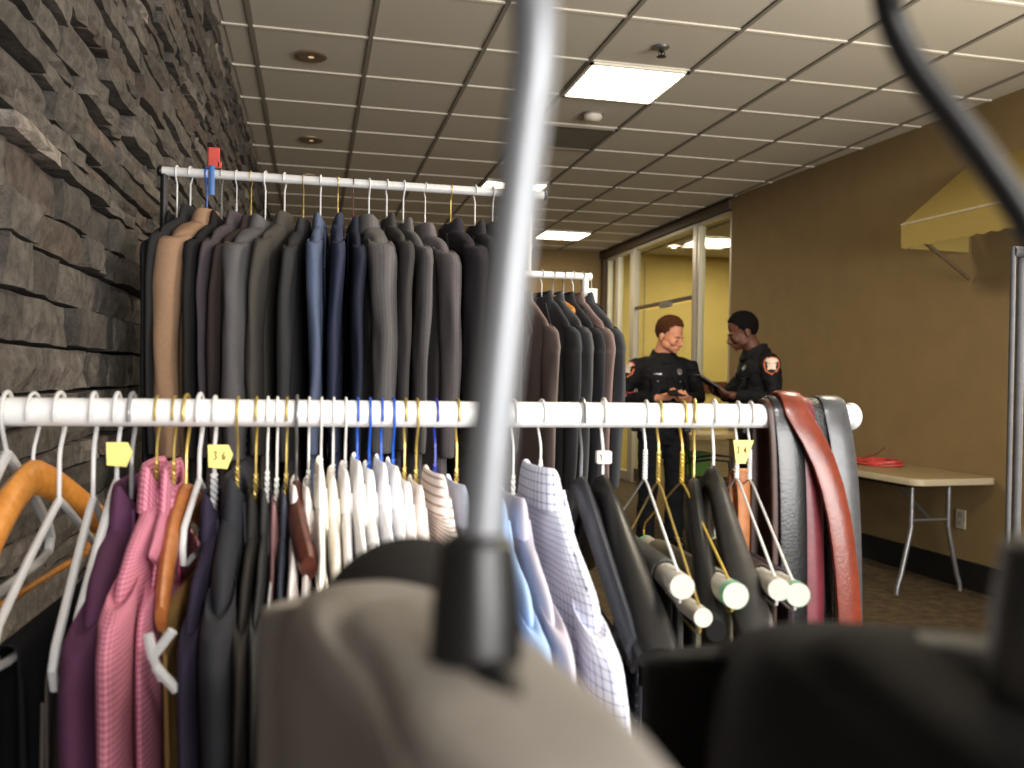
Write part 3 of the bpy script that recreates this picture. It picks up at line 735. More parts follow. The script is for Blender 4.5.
M_pink = cloth('pink_check', (206, 140, 160), (160, 62, 92), 170, 170, .35, .35, weave=.08)
shirt(-.193, 'plum purple long sleeved shirt hanging near the left of front rail', M_purple, M_clear, 'smoky plastic hanger inside the plum purple shirt', drop=.080, th=.0145, seed=21, yaw=0)
shirt(-.167, 'pink checked shirt, in front of another pink one, on front rail', M_pink, M_gold, 'brass wire hanger inside the front pink checked shirt', drop=.060, th=.0125, seed=22)
shirt(-.149, 'second pink checked shirt, behind the first one, collar just showing', M_pink, M_gold, 'brass wire hanger inside the rear pink checked shirt', drop=.062, th=.0075, seed=23, hw=.14, length=.6)
broad_hanger((-.136, FY, FZ), R_(-4), M_woodb, 'brown wooden hanger carrying tan trousers, right of the pink shirts', GF, drop=.085, hw=.180, arm=.085, name='wooden_hanger', wid=.0065, hookm=M_gold)
draped((-.136, FY, FZ), R_(-4), cloth('tan_trouser', (156, 120, 70), weave=.14), 'tan trousers folded over the brown wooden hanger by pink shirts', .30, -.205, .58, seed=2)
plastic_hanger((-.122, FY, FZ), R_(-3), M_wplas, 'bare white plastic hanger seen edge on, right of the pink shirts', GF, drop=.080, hw=.09, arm=.035, r=.0035)
h = wire_hanger((-.106, FY, FZ), 0, M_wplas, 'white hanger with second yellow size tag, inside the dark violet shirt', GF, drop=.126, hw=.165, arm=.05, wr=.002)
size_tag(h, .006, -.012, -.048, '36', .0)
garment('shirt', (-.106, FY, FZ), 0, cloth('violet_cloth', (48, 42, 60), weave=.18), 'dark violet shirt on front rail, left of the charcoal shirt', None, th=.011, drop=.118, seed=24, hw=.19)
t = thing('garment_clip', 'white forked plastic clip pinned to the dark violet shirt', 'clip', (-.122, .815, 1.075))
obj('clip_arm', MB().tube([(0, -.02, -.02), (-.008, -.022, .0), (.008, -.022, .022)], .0045, 8), M_wplas, t)
obj('clip_arm', MB().tube([(-.008, -.022, .0), (-.012, -.022, .02)], .0045, 8).tube([(-.006, -.022, -.008), (.012, -.022, -.03)], .0045, 8), M_wplas, t)
shirt(-.081, 'charcoal black shirt with folded collar, right of dark violet shirt', cloth('charcoal_shirt', (46, 47, 52), weave=.16), M_gold, 'brass wire hanger inside the charcoal black shirt', drop=.074, th=.0140, seed=25, s=-1)
shirt(-.0610, 'dark brown grey shirt squeezed between two charcoal shirts', cloth('umber_shirt', (48, 44, 42), weave=.16), M_gold, 'brass wire hanger inside the dark brown grey shirt', drop=.090, th=.008, seed=26)
shirt(-.0485, 'dark grey shirt between the brown grey shirt and the mauve one', cloth('grey_shirt', (58, 58, 58), weave=.16), M_wwire, 'thin white wire hanger inside the dark grey shirt', drop=.086, th=.0055, seed=27)
shirt(-.0275, 'blue grey shirt directly left of the white shirts', cloth('bluegrey_shirt', (70, 74, 86), weave=.16), M_gold, 'brass wire hanger inside the blue grey shirt', drop=.090, th=.005, seed=28)
shirt(-.0380, 'dusty mauve pink shirt between the dark grey and blue grey shirts', cloth('mauve_shirt', (150, 112, 112), weave=.1), M_wwire, 'white wire hanger inside the dusty mauve pink shirt', drop=.100, th=.0050, seed=29, hw=.245, slope=.10)
wht = [(.0400, 'first', M_woodd, 'dark red wooden', .094, (240, 232, 228)), (.0545, 'second', M_wwire, 'white wire', .096, (240, 232, 226)), (.0695, 'third', M_wwire, 'white wire', .072, (244, 240, 230)), (.0840, 'fourth', M_wwire, 'white wire', .084, (242, 234, 222)), (.0990, 'fifth', M_wwire, 'white wire', .078, (244, 240, 238)),
       (.1135, 'sixth', M_bwire, 'bright blue wire', .068, (246, 244, 242)), (.1275, 'seventh', M_bwire, 'bright blue wire', .078, (246, 244, 242)), (.1420, 'eighth', M_bwire, 'bright blue wire', .070, (240, 240, 246)), (.1570, 'ninth', M_bwire, 'bright blue wire', .074, (246, 244, 244)), (.1725, 'tenth', M_gold, 'brass wire', .092, (246, 240, 236)), (.1870, 'eleventh', M_gold, 'brass wire', .096, (240, 230, 226))]
for k, (x, o_, hm, hn, dr, c) in enumerate(wht):
    x = -.0165+.0138*k
    shirt(x, '%s white dress shirt from the left in the row of white shirts' % o_, cloth('white_shirt_%d' % k, c, weave=.05), hm, '%s hanger inside the %s white shirt from the left' % (hn, o_), drop=dr-.012, th=.0064, seed=50+k, group=GS, s=1 if k % 2 else -1, hw=.195)
shirt(.1440, 'cream shirt with fine brown stripes at right end of white shirts', cloth('cream_stripe', (238, 228, 220), (176, 150, 140), 0, 95, .1, .28, weave=.05), M_dbwire, 'dark blue wire hanger inside the striped cream shirt', drop=.072, th=.0105, seed=62, yaw=2)
shirt(.1700, 'pale blue white shirt just right of the striped cream shirt', cloth('pale_blue', (206, 214, 232), weave=.05), M_gold, 'brass wire hanger inside the pale blue white shirt', drop=.084, th=.010, seed=63)
shirt(.2160, 'light blue shirt half hidden by the bright metal hook', cloth('light_blue', (160, 188, 226), weave=.05), M_wwire, 'white wire hanger inside the light blue shirt', drop=.10, th=.010, seed=64)
shirt(.2400, 'pale lavender grey shirt, directly left of the blue striped shirt', cloth('lavender', (192, 186, 198), weave=.06), M_wwire, 'white wire hanger inside the lavender grey shirt', drop=.10, th=.0095, seed=65)
shirt(.2740, 'white shirt with blue pinstripe check, broad front facing the viewer', cloth('blue_check', (232, 234, 246), (74, 78, 140), 88, 88, .20, .14, weave=.04), M_wwire, 'white wire hanger inside the blue checked white shirt', drop=.066, th=.0165, seed=66, hw=.215, yaw=2, front=1, slope=.10)

# ---- front rack, right part: suit hangers, trousers on tubes
h = broad_hanger((.354, FY, FZ), R_(-8), M_black, 'broad black plastic suit hanger with white size block, next to checked shirt', GF, drop=.080, hw=.225, arm=.14, wid=.027, hookm=M_wwire)
g = obj('size_block', MB().box((0, -.004, -.052), (.019, .013, .016)), M_paper, h, smooth=False, bevel=.002)
obj('letter', MB().tube([(-.0055, -.0112, -.0475), (-.004, -.0112, -.051), (-.0042, -.0112, -.056)], .0008, 5), M_ink, g)
h2 = broad_hanger((.326, FY, FZ), R_(-7), mat('slate_plastic', (44, 47, 54), .4), 'slate grey broad suit hanger just behind the black one with size block', GF, drop=.082, hw=.21, arm=.13, wid=.008)
draped((.354, FY, FZ), R_(-8), cloth('pinstripe', (28, 28, 32), (84, 84, 92), 60, 0, .10, weave=.14), 'black pinstripe trousers hanging on the broad black hanger with size block', .32, -.262, .52, seed=4, th=.02)
draped((.326, FY, FZ), R_(-7), cloth('blue_stripe_trouser', (74, 78, 98), (120, 124, 146), 80, 0, .2, weave=.14), 'blue grey striped trousers hanging on the slate grey hanger', .31, -.262, .50, seed=6, th=.01)
def tube_set(x, yaw, hm, hlab, m, lab, drop, arm, seed, w=.24, r=.0125, capm=None, lean=0, length=.5, tape=False):
    t = wire_hanger((x, FY, FZ), R_(yaw), hm, hlab, GF, drop=drop, hw=.205, arm=arm, wr=.0015, s=1 if seed % 2 else -1)
    zt = -drop-arm-.020
    draped((x, FY, FZ), R_(yaw), m, lab, w, zt, length, seed=seed, tube_r=r, tubem=M_card, capm=capm, th=.03, tape=tape, tip=R_(3.5))
    return t
tube_set(.410, -10.8, M_wwire, 'white wire hanger bent around a cardboard tube, right of black suit hanger', cloth('grey_trouser', (82, 80, 76), weave=.14), 'mid grey trousers over a white ended cardboard tube', .080, .078, 3, r=.0115, capm=M_guard)
tube_set(.428, -9.5, M_gold, 'thin brass wire hanger with charcoal trousers, right behind first white wire hanger', cloth('charcoal_trouser', (54, 53, 52), weave=.14), 'charcoal trousers over a thin tube below the brass hanger', .085, .105, 5, r=.0085, capm=M_card)
broad_hanger((.476, FY, FZ), R_(-22), mat('matt_black', (16, 16, 16), .5), 'plain black plastic coat hanger behind the yellow wire hanger', GF, drop=.085, hw=.20, arm=.12, wid=.013, bar=False, hookm=M_gold)
tube_set(.460, -8.4, mat('yellow_wire', (206, 172, 74), .35, .4), 'yellow wire hanger holding khaki trousers on a thick tube with green tape', cloth('khaki_trouser', (118, 112, 96), weave=.12), 'khaki grey trousers over a thick tube below the yellow hanger', .085, .084, 7, r=.0125, capm=M_guard, w=.26, tape=True)
broad_hanger((.503, FY, FZ), R_(-17), mat('worn_black', (42, 40, 38), .42, noise_amt=.3), 'worn dark grey contoured suit hanger with thick rounded shoulders', GF, drop=.070, hw=.215, arm=.145, wid=.023, hookm=M_wwire)
h = tube_set(.536, -15, M_wwire, 'white wire hanger with yellow triangular tag, left of the belts', cloth('brown_trouser', (70, 56, 50), weave=.14), 'dark brown trousers over white ended tube left of the belts', .080, .086, 9, r=.0105, capm=M_guard)
size_tag(h, .004, -.004, -.045, '34', 0, 1, [(-.010, .014), (.016, .014), (.006, -.016), (-.006, -.016)])
tube_set(.554, -14, mat('white_wire_b', (220, 216, 212), .35), 'white wire hanger nearest the belts, with brown trousers on tube', cloth('mauve_brown_trouser', (58, 48, 52), weave=.14), 'plum brown trousers over green ended tube nearest the belts', .082, .090, 11, r=.0115, capm=M_guard, tape=True)
# belts folded over the right end of the rail
def leather(name, c, hi=.35):
    return mat(name, c, hi, noise_amt=.18, nscale=60, bump=.10, bscale=260)
def belt(label, xt, xb, m, w, r0=.018, out=.02, drop_=.55, back=.5, buckle=True, edge=None, yo=0, zo=0):
    t = thing('leather_belt', label, 'belt', (0, FY+yo, FZ+zo), 0, 'leather belts over the right end of the front rail')
    pts = []
    for k in range(12): # back strap, bottom to top
        z = -back*(1-k/11); pts.append((xt+(xb-xt)*.2*(1-k/11), r0+.006, z))
    for k in range(1, 10):
        a = PI*k/10; pts.append((xt, (r0)*math.cos(a), r0*1.15*math.sin(a)))
    for k in range(1, 17):
        u = k/16; e = 1-math.exp(-4*u)
        pts.append((xt+(xb-xt)*(1-math.exp(-5*u)), -r0-out*e, -drop_*u**1.15))
    pts = [Vector(p) for p in pts]
    rings = []; th = .0022
    for i, p in enumerate(pts):
        tn = (pts[min(i+1, len(pts)-1)]-pts[max(i-1, 0)]).normalized()
        ax = Vector((1, 0, 0)); ax = (ax-tn*ax.dot(tn)).normalized(); nn = tn.cross(ax)
        h = w/2
        rings.append([p+ax*a+nn*c for a, c in ((-h, -th), (-h*.75, -th*1.7), (h*.75, -th*1.7), (h, -th), (h, th), (h*.75, th*1.7), (-h*.75, th*1.7), (-h, th))])
    obj('strap', MB().loft(rings), m, t)
    st = MB()
    for s in (-1, 1):
        st.tube([rings[i][3 if s > 0 else 0]*.90+rings[i][4 if s < 0 else 7]*.10 for i in range(len(pts))], .0011, 5)
    obj('stitched_edge', st, edge or M_button, t)
    e = pts[-1]
    f = MB(); hw_ = w*.62
    f.tube([(e.x-hw_, e.y, e.z), (e.x+hw_, e.y, e.z), (e.x+hw_, e.y, e.z-.045), (e.x-hw_, e.y, e.z-.045), (e.x-hw_, e.y, e.z+.001)], .003, 8).tube([(e.x, e.y, e.z), (e.x, e.y-.004, e.z-.046)], .0022, 6)
    obj('buckle', f, M_chrome, t)
    return t
M_tan = leather('tan_leather', (190, 120, 70), .5); M_choc = leather('brown_leather', (64, 34, 24), .42); M_bl = leather('black_leather', (24, 24, 26), .25)
M_burg = leather('burgundy_leather', (106, 38, 47), .36); M_rust = leather('rust_leather', (116, 46, 27), .26); M_gr = leather('grey_leather', (70, 70, 72), .3)
belt('short tan leather belt, leftmost, showing behind the last wire hangers', .560, .566, M_tan, .024, .004, .002, .115, .10, yo=.035, zo=-.080)
belt('dark brown leather belt, right of the short tan belt', .583, .592, M_choc, .028, .0175, .003, .50, .5)
belt('wide glossy black leather belt with cracked surface, in the middle of the belts', .594, .604, M_bl, .037, .0205, .010, .56, .5, edge=M_wwire)
belt('burgundy red leather belt between the black and rust orange belts', .620, .636, M_burg, .026, .0195, .008, .58, .5)
belt('rust orange leather belt arching over the others, nearly rightmost', .603, .676, M_rust, .032, .026, .030, .62, .5)
belt('grey black leather belt at the right end of the rail', .664, .682, M_gr, .034, .021, .016, .58, .5)
belt('black sequined belt hanging between the burgundy and rust orange belts', .640, .652, mat('sequin_black', (20, 20, 21), .3, noise_amt=.9, nscale=260, bump=.8, bscale=400), .026, .0180, .004, .5, .45, edge=M_black)
# ------------------------------------------------------------------ nearest rail: two jackets right in front of the viewer
rd = Vector((.9747, -.2237, 0))         # direction of that rail
A0 = Vector((.051, .198, 1.425))
t = thing('clothes_rack', 'steel clothes rail passing just above the viewer, holding two near jackets', 'clothes rack', (0, 0, 0))
p0, p1 = A0-rd*.40, A0+rd*1.15
obj('rail', MB().tube([p0, p1], .0105, 16), M_steel, t)
for p in (p0, p1): obj('end_cap', MB().ball(p, .0125, 12, 8), M_black, t)
obj('upright', MB().tube([(p1.x-.02, p1.y, .03), (p1.x-.02, p1.y, 1.42)], .012, 12), M_steel, t)
obj('upright', MB().tube([(p0.x+.015, p0.y, .03), (p0.x+.015, p0.y, 1.42)], .012, 12), M_steel, t)
for p in (p0+rd*.015, p1-rd*.02): obj('foot', MB().tube([(p.x, p.y-.22, .02), (p.x, p.y+.22, .02)], .014, 10), M_steel, t)

def near_hanger(base, hook_pts, r, hookm, label, yaw, nw, nh, hw=.185, arm=.055):
    t = thing('coat_hanger', label, 'hanger', base, 0, 'hangers on the nearest rail')
    pts = [Vector(p)-Vector(base) for p in hook_pts]
    # smooth the path
    for _ in range(2):
        q = [pts[0]]
        for a, c in zip(pts, pts[1:]): q += [a*.75+c*.25, a*.25+c*.75]
        pts = q+[pts[-1]]
    obj('hook', MB().tube(pts, r, 14), hookm, t)
    nk = MB().lathe([(.0, -.012), (nw*1.25, -.012), (nw*1.2, nh*.3), (nw, nh), (nw*.7, nh+.002), (0, nh+.002)], 18)
    obj('neck_socket', nk, M_black, t)
    ar = MB().tube([Matrix.Rotation(yaw, 3, 'Z') @ Vector((0, y*hw, -.010-arm*abs(y)**1.3)) for y in (-1, -.7, -.4, -.15, 0, .15, .4, .7, 1)], .008, 10)
    obj('arms', ar, M_black, t)
    return t
SLUG = None
n1 = (.0377, .197, 1.262)
hk1 = [n1, (n1[0]+.002, n1[1], 1.30), (n1[0]+.0085, n1[1]-.002, 1.37), (n1[0]+.0118, n1[1]-.004, 1.398), (n1[0]+.004, n1[1]-.0175, 1.420), (n1[0]+.010, n1[1]-.013, 1.438), (n1[0]+.0135, n1[1]+.001, 1.443), (n1[0]+.017, n1[1]+.015, 1.436), (n1[0]+.018, n1[1]+.0175, 1.424)]
near_hanger(n1, hk1, .0054, mat('hook_steel', (128, 130, 134), .42, .5, noise_amt=.04), 'bright steel hook and black neck of hanger in the near grey jacket', R_(8.5), .0088, .020)
gm = cloth('near_grey_wool', (152, 147, 143), weave=.2)
t = garment('jacket', (n1[0], n1[1], n1[2]), R_(8.5), gm, 'blurred grey wool jacket hanging closest to the viewer, bottom centre', None, hw=.195, th=.029, length=.72, drop=.000, seed=90, sleeve=.62, front=-1, slope=.030, bare=True)
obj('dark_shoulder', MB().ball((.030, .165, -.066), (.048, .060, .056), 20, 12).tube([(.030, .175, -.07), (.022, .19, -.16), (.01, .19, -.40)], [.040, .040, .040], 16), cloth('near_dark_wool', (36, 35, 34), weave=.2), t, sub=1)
obj('price_tag', MB().box((-.0315, -.050, -.034), (.0015, .014, .014), (0, 0, .3)), mat('amber_tag', (214, 160, 50), .5), t, smooth=False, bevel=.003)
n2 = (.163, .163, 1.262)
n2v = Vector(n2)
rel = [(0, 0), (.0028, .030), (.0035, .055), (.0011, .075), (-.0046, .0935), (-.0172, .117), (-.0287, .1366), (-.0337, .1538), (-.031, .172), (-.0207, .185), (-.0069, .188), (.006, .181), (.010, .170)]
fw = Vector((.2237, .9747, 0))
hk2 = [n2v+rd*a+fw*(-.55*a)+Vector((0, 0, z)) for a, z in rel]
near_hanger(n2, hk2, .0036, M_black, 'black plastic hook and neck of hanger in the near black jacket', R_(-8.3), .0105, .022)
garment('jacket', n2, R_(-8.3), cloth('near_black_wool', (17, 17, 19), weave=.2), 'blurred black jacket hanging closest to the viewer at bottom right', None, hw=.205, th=.042, length=.72, drop=.006, seed=91, sleeve=.62, front=1, slope=.048, bare=True)
# ------------------------------------------------------------------ people
from mathutils.bvhtree import BVHTree
def remeshed(mb, voxel, smooth=3, amp=0, sc=22, seed=0):
    me = mb.mesh('tmp'); o = bpy.data.objects.new('tmp', me); C.objects.link(o)
    md = o.modifiers.new('r', 'REMESH'); md.mode = 'VOXEL'; md.voxel_size = voxel
    dg = bpy.context.evaluated_depsgraph_get()
    out = bpy.data.meshes.new_from_object(o.evaluated_get(dg)); bpy.data.objects.remove(o)
    bm = bmesh.new(); bm.from_mesh(out)
    for _ in range(smooth): bmesh.ops.smooth_vert(bm, verts=bm.verts, factor=.5, use_axis_x=True, use_axis_y=True, use_axis_z=True)
    if amp:
        bm.normal_update()
        for v in bm.verts:
            p = v.co*sc + Vector((seed*5., 0, 0))
            v.co += v.normal*(amp*(noise.noise(Vector((p.x, p.y, p.z*1.8)))+.6*noise.noise(Vector((p.x*2+p.z, p.y*2, p.z*2)))))
    bm.to_mesh(out); bm.free(); return out
def ering(w, d, z, y=0, n=24): return [(w*math.copysign(abs(math.cos(2*PI*j/n))**.85, math.cos(2*PI*j/n)), y+d*math.sin(2*PI*j/n), z) for j in range(n)]
def hand(b, wrist, d, n, thumb, curl=.6):
    w = Vector(wrist); d = Vector(d).normalized(); n = Vector(n); n = (n-d*n.dot(d)).normalized(); s = d.cross(n)
    M = Matrix((d, s, n)).transposed()
    q = MB().ball((0, 0, 0), (.050, .042, .017), 14, 8); b_ = [M @ p+w+d*.050 for p in q.v]
    b.add(b_, q.f)
    b.tube([w-d*.05, w, w+d*.03], [.030, .027, .028], 10)
    for i, l in enumerate((.068, .078, .073, .056)):
        base = w+d*.080+s*thumb*(.031-.0205*i); pts = [base-d*.03, base]; a = .15; p = base
        for sl in (.45, .32, .25):
            a += curl*(.9 if sl == .45 else 1.1); p = p+(d*math.cos(a)+n*math.sin(a))*l*sl; pts.append(p)
        b.tube(pts, [.0095, .0098, .0088, .0080, .0066], 8)
    t0 = w+d*.022+s*thumb*.030; t1 = t0+(d*.45+s*thumb*.72+n*.35).normalized()*.040; t2 = t1+(d*.75+s*thumb*.1+n*.6).normalized()*.030; t3 = t2+(d*.8-s*thumb*.1+n*.5).normalized()*.024
    b.tube([t0-d*.01, t0, t1, t2, t3], [.012, .0135, .0115, .0100, .0078], 8)
def person(label, loc, rz, sc, skin, hairc, hyaw, hpitch, arms, hands, patch_side, hs=1.12, chevron=False, hair_h=0, seed=0, lean=0, wd=1.0):
    arms = [tuple((p[0]*wd, p[1], p[2]) for p in a[:2])+(a[2],) for a in arms]
    def ering(w, d, z, y=0, n=24): return [(w*wd*math.copysign(abs(math.cos(2*PI*j/n))**.85, math.cos(2*PI*j/n)), y+d*math.sin(2*PI*j/n), z) for j in range(n)]
    root = thing('person', label, 'person', loc, rz); root.scale = (sc, sc, sc)
    M_skin = mat('skin_%d' % seed, skin, .5, noise_amt=.08, nscale=30, spec=.35)
    M_hair = mat('hair_%d' % seed, hairc, .95, noise_amt=.45, nscale=90, spec=.08, bump=.8, bscale=160)
    M_uni = cloth('uniform', (17, 17, 20), weave=.25, rough=.75)
    M_lip = mat('lip_%d' % seed, [skin[0]*.78, skin[1]*.62, skin[2]*.62], .5)
    HM = Matrix.Translation((0, -.005-lean, 1.540-lean*.35)) @ Matrix.Rotation(hyaw, 4, 'Z') @ Matrix.Rotation(hpitch, 4, 'X') @ Matrix.Scale(hs, 4)
    b = MB()
    for s in (-1, 1):
        b.tube([(s*.095, 0, .95), (s*.10, -.015, .72), (s*.105, -.012, .50), (s*.11, .02, .28), (s*.112, .03, .08)], [.088, .078, .056, .052, .038], 12)
        b.ball((s*.118, -.045, .045), (.042, .125, .04), 12, 8)
    b.loft([ering(.13, .09, .86), ering(.155, .105, .95), ering(.145, .10, 1.08), ering(.155, .108, 1.22), ering(.17, .115, 1.34), ering(.15, .095, 1.44), ering(.07, .06, 1.50)])
    for (S, E_, W_) in arms: b.tube([S, (Vector(S)+Vector(E_))/2, E_, (Vector(E_)+Vector(W_))/2, W_], [.055, .05, .042, .040, .029], 12)
    h = MB()
    h.ball((0, .008, .138), (.076, .097, .095), 20, 14).ball((0, -.032, .088), (.063, .066, .085), 18, 12).ball((0, -.048, .038), (.050, .050, .036), 16, 10).ball((0, -.086, .018), (.020, .016, .016))
    h.tube([(0, -.098, .112), (0, -.112, .088), (0, -.124, .070)], [.009, .011, .015], 10).ball((0, -.112, .066), (.019, .012, .010))
    h.ball((0, -.086, .122), (.050, .016, .010)).ball((0, -.100, .045), (.022, .009, .005)).ball((0, -.099, .036), (.020, .009, .005))
    for s in (-1, 1):
        h.ball((s*.040, -.076, .076), (.023, .018, .022)); h.ball((s*.078, .008, .088), (.009, .021, .031), rot=(-.25, 0, s*.3)); h.ball((s*.047, -.03, .045), (.022, .04, .028))
        h.ball((s*.030, -.088, .098), (.014, .010, .008))
    h.tube([(0, .012, -.07), (0, .008, .0), (0, .0, .07)], [.064, .060, .060], 14)
    h.xf(HM); b.add(h.v, h.f)
    for hd in hands: hand(b, *hd)
    body = obj('body', remeshed(b, .0058, 4), M_skin, root)
    # eyes, brows, lips, hair
    for s in (-1, 1):
        e = MB().ball((s*.030, -.0935, .0955), (.012, .0055, .0038), 10, 6).xf(HM); obj('eye', e, mat('dark_eye_%d' % seed, [k*.32 for k in skin], .4), root)  # eye drawn as a dark slit in a deeper skin tone
        e = MB().tube([(s*.014, -.0985, .121), (s*.030, -.0965, .1245), (s*.046, -.086, .120)], [.003, .004, .002], 6).xf(HM); obj('eyebrow', e, M_hair, root)
    obj('lips', MB().ball((0, -.1065, .0405), (.021, .0045, .0055), 12, 6).xf(HM), M_lip, root)
    hm = MB(); n, m_ = 40, 30; R3 = (.079, .100, .098) if hair_h < 0 else (.081, .103, .101); c = Vector((0, .010, .143)); grid = {}
    for i in range(m_+1):
        for j in range(n):
            a = PI*i/m_; q = 2*PI*j/n; v = Vector((R3[0]*math.sin(a)*math.sin(q), -R3[1]*math.sin(a)*math.cos(q), R3[2]*math.cos(a)))
            nn = noise.noise(v*70+Vector((seed, 0, 0)))*.004*(1 if hair_h > 0 else .4)+noise.noise(v*18)*.003; p = c+v*(1+nn/.1)
            if p.y < -.02: p.z += hair_h*max(0, (p.z-.17)/.07)
            grid[i, j] = len(hm.v); hm.v.append(p)
    def keep(p):
        yy = p.y
        zm = .192 if yy < -.062 else (.192-(yy+.062)/.032*.072 if yy < -.03 else (.112 if yy < -.004 else (.105-(yy+.004)/.05*.07 if yy < .046 else .03)))
        return p.z > zm
    for i in range(m_):
        for j in range(n):
            ids = (grid[i, j], grid[i, (j+1) % n], grid[i+1, (j+1) % n], grid[i+1, j])
            if all(keep(hm.v[k]) for k in ids): hm.f.append(list(ids)); hm.uv.append(None)
    hm.xf(HM); obj('hair', hm, M_hair, root, solid=.008)
    # uniform
    b = MB().loft([ering(.165, .118, .92), ering(.17, .122, 1.0), ering(.172, .125, 1.10), ering(.185, .132, 1.22), ering(.20, .136, 1.34), ering(.190, .118, 1.40), ering(.15, .098, 1.45), ering(.10, .085, 1.49), ering(.074, .078, 1.512)])
    for (S, E_, W_) in arms:
        S, E_, W_ = Vector(S), Vector(E_), Vector(W_)
        b.ball(S+Vector((-.01*(1 if S.x > 0 else -1), 0, -.026)), (.068, .070, .068), 14, 10)
        b.tube([S+Vector((-.10*(1 if S.x > 0 else -1), 0, .004)), S+Vector((0, 0, -.02)), S*.5+E_*.5, E_, E_*.5+W_*.5, E_*.1+W_*.9], [.056, .068, .066, .060, .055, .046], 14)
    sh = remeshed(b, .0085, 3, .006, 16, seed); shirt_o = obj('uniform_shirt', sh, M_uni, root)
    bvh = BVHTree.FromPolygons([v.co for v in sh.vertices], [tuple(p.vertices) for p in sh.polygons])
    def decal(name, poly, org, dirn, upv, m, off, parent, grid_n=6):
        """flat shape laid on the cloth: vertices cast along dirn"""
        dirn = Vector(dirn).normalized(); upv = Vector(upv); upv = (upv-dirn*upv.dot(dirn)).normalized(); sd = dirn.cross(upv)
        k = len(poly); q = MB(); vs = []
        for f_ in (0, .5, 1):
            for (x, z) in poly:
                o_ = Vector(org)-dirn*.25+sd*x*f_+upv*z*f_; hit = bvh.ray_cast(o_, dirn, .6)
                pt = hit[0] if hit[0] is not None else o_+dirn*.25
                vs.append(pt-dirn*off)
        fs = [(k+i, k+(i+1) % k, 2*k+(i+1) % k, 2*k+i) for i in range(k)]+[tuple(range(k, 2*k))]
        q.add(vs, fs); return obj(name, q, m, parent, smooth=False, solid=.0025)
    ell = lambda a, c_, n_=16: [(a*math.cos(2*PI*k/n_), c_*math.sin(2*PI*k/n_)) for k in range(n_)]
    shield = [(0, .058), (.03, .054), (.046, .036), (.047, .0), (.036, -.032), (0, -.056), (-.036, -.032), (-.047, 0), (-.046, .036), (-.03, .054)]
    M_or, M_wp, M_bp = mat('patch_orange', (206, 110, 70), .7), mat('patch_white', (226, 206, 190), .7), mat('patch_black', (24, 20, 22), .8)
    S, E_, _ = arms[0] if patch_side < 0 else arms[1]
    org = Vector(S)*.80+Vector(E_)*.20; dr = (-patch_side, .30, -.1) if patch_side > 0 else (-patch_side*.9, .55, -.1)
    p1_ = decal('shoulder_patch', [(x*1.12, z*1.12) for x, z in shield], org, dr, (0, 0, 1), M_or, .003, root)
    decal('patch_field', [(x*.92, z*.92) for x, z in shield], org, dr, (0, 0, 1), M_bp, .006, p1_)
    decal('patch_emblem', [(x*.62, z*.6-.004) for x, z in [(0, .06), (.02, .03), (.052, .034), (.04, 0), (.05, -.04), (0, -.03), (-.05, -.04), (-.04, 0), (-.052, .034), (-.02, .03)]], org, dr, (0, 0, 1), M_wp, .009, p1_)
    decal('patch_arc', [(.044*math.cos(a*PI/8)*(1), .036+.020*math.sin(a*PI/8)) for a in range(9)]+[(.034*math.cos(a*PI/8), .032+.012*math.sin(a*PI/8)) for a in range(8, -1, -1)], org, dr, (0, 0, 1), M_wp, .009, p1_)
    if chevron:
        o2 = Vector(S)*.28+Vector(E_)*.72
        for k in range(2):
            z = -.026*k
            decal('chevron', [(-.04, -.02+z), (0, .012+z), (.04, -.02+z), (.04, -.036+z), (0, -.004+z), (-.04, -.036+z)], o2, dr, (0, 0, 1), mat('chevron_red', (150, 54, 66), .7), .004, root)
    for s in (-1, 1):
        pk = decal('pocket', [(-.055, .02), (.055, .02), (.055, -.10), (0, -.115), (-.055, -.10)], (s*.088, 0, 1.30), (0, 1, 0), (0, 0, 1), M_uni, .004, root)
        decal('pocket_flap', [(-.058, .03), (.058, .03), (.058, -.008), (0, -.022), (-.058, -.008)], (s*.088, 0, 1.30), (0, 1, 0), (0, 0, 1), M_uni, .010, pk)
        decal('pocket_button', ell(.007, .007), (s*.088, 0, 1.29), (0, 1, 0), (0, 0, 1), M_steel, .016, pk)
    decal('name_bar', [(-.03, .006), (.03, .006), (.03, -.006), (-.03, -.006)], (-.088, 0, 1.345), (0, 1, 0), (0, 0, 1), M_steel, .008, root)
    decal('badge', [(0, .026), (.022, .014), (.018, -.014), (0, -.028), (-.018, -.014), (-.022, .014)], (.088, 0, 1.365), (0, 1, 0), (0, 0, 1), M_steel, .008, root)
    decal('placket', [(-.018, .20), (.018, .20), (.018, -.20), (-.018, -.20)], (0, 0, 1.22), (0, 1, 0), (0, 0, 1), M_uni, .006, root)
    lz = lean*.6
    cb = MB().loft([ering(.084/wd, .084, 1.475, .002-lz*.6), ering(.079/wd, .080, 1.530, .008-lz), ering(.084/wd, .085, 1.538, .008-lz), ering(.104/wd, .098, 1.498, .002-lz), ering(.110/wd, .104, 1.478, -lz*.7)], False, False)
    for p in cb.v:
        if p.y < 0: p.z -= .55*(-p.y)
    obj('shirt_collar', cb, M_uni, root, solid=.004)
    obj('undershirt', MB().loft([ering(.068, .066, 1.47, .002), ering(.066, .064, 1.515, .004)], False, False), mat('undershirt_%d' % seed, (190, 186, 182) if chevron else (20, 20, 22), .8), root, solid=.004)
    b = MB().loft([ering(.12, .10, .80), ering(.165, .118, .88), ering(.168, .12, .96), ering(.165, .12, 1.02)])
    for s in (-1, 1): b.tube([(s*.09, 0, .93), (s*.10, -.012, .72), (s*.107, -.008, .50), (s*.112, .02, .28), (s*.116, .03, .07)], [.105, .098, .080, .074, .072], 14)
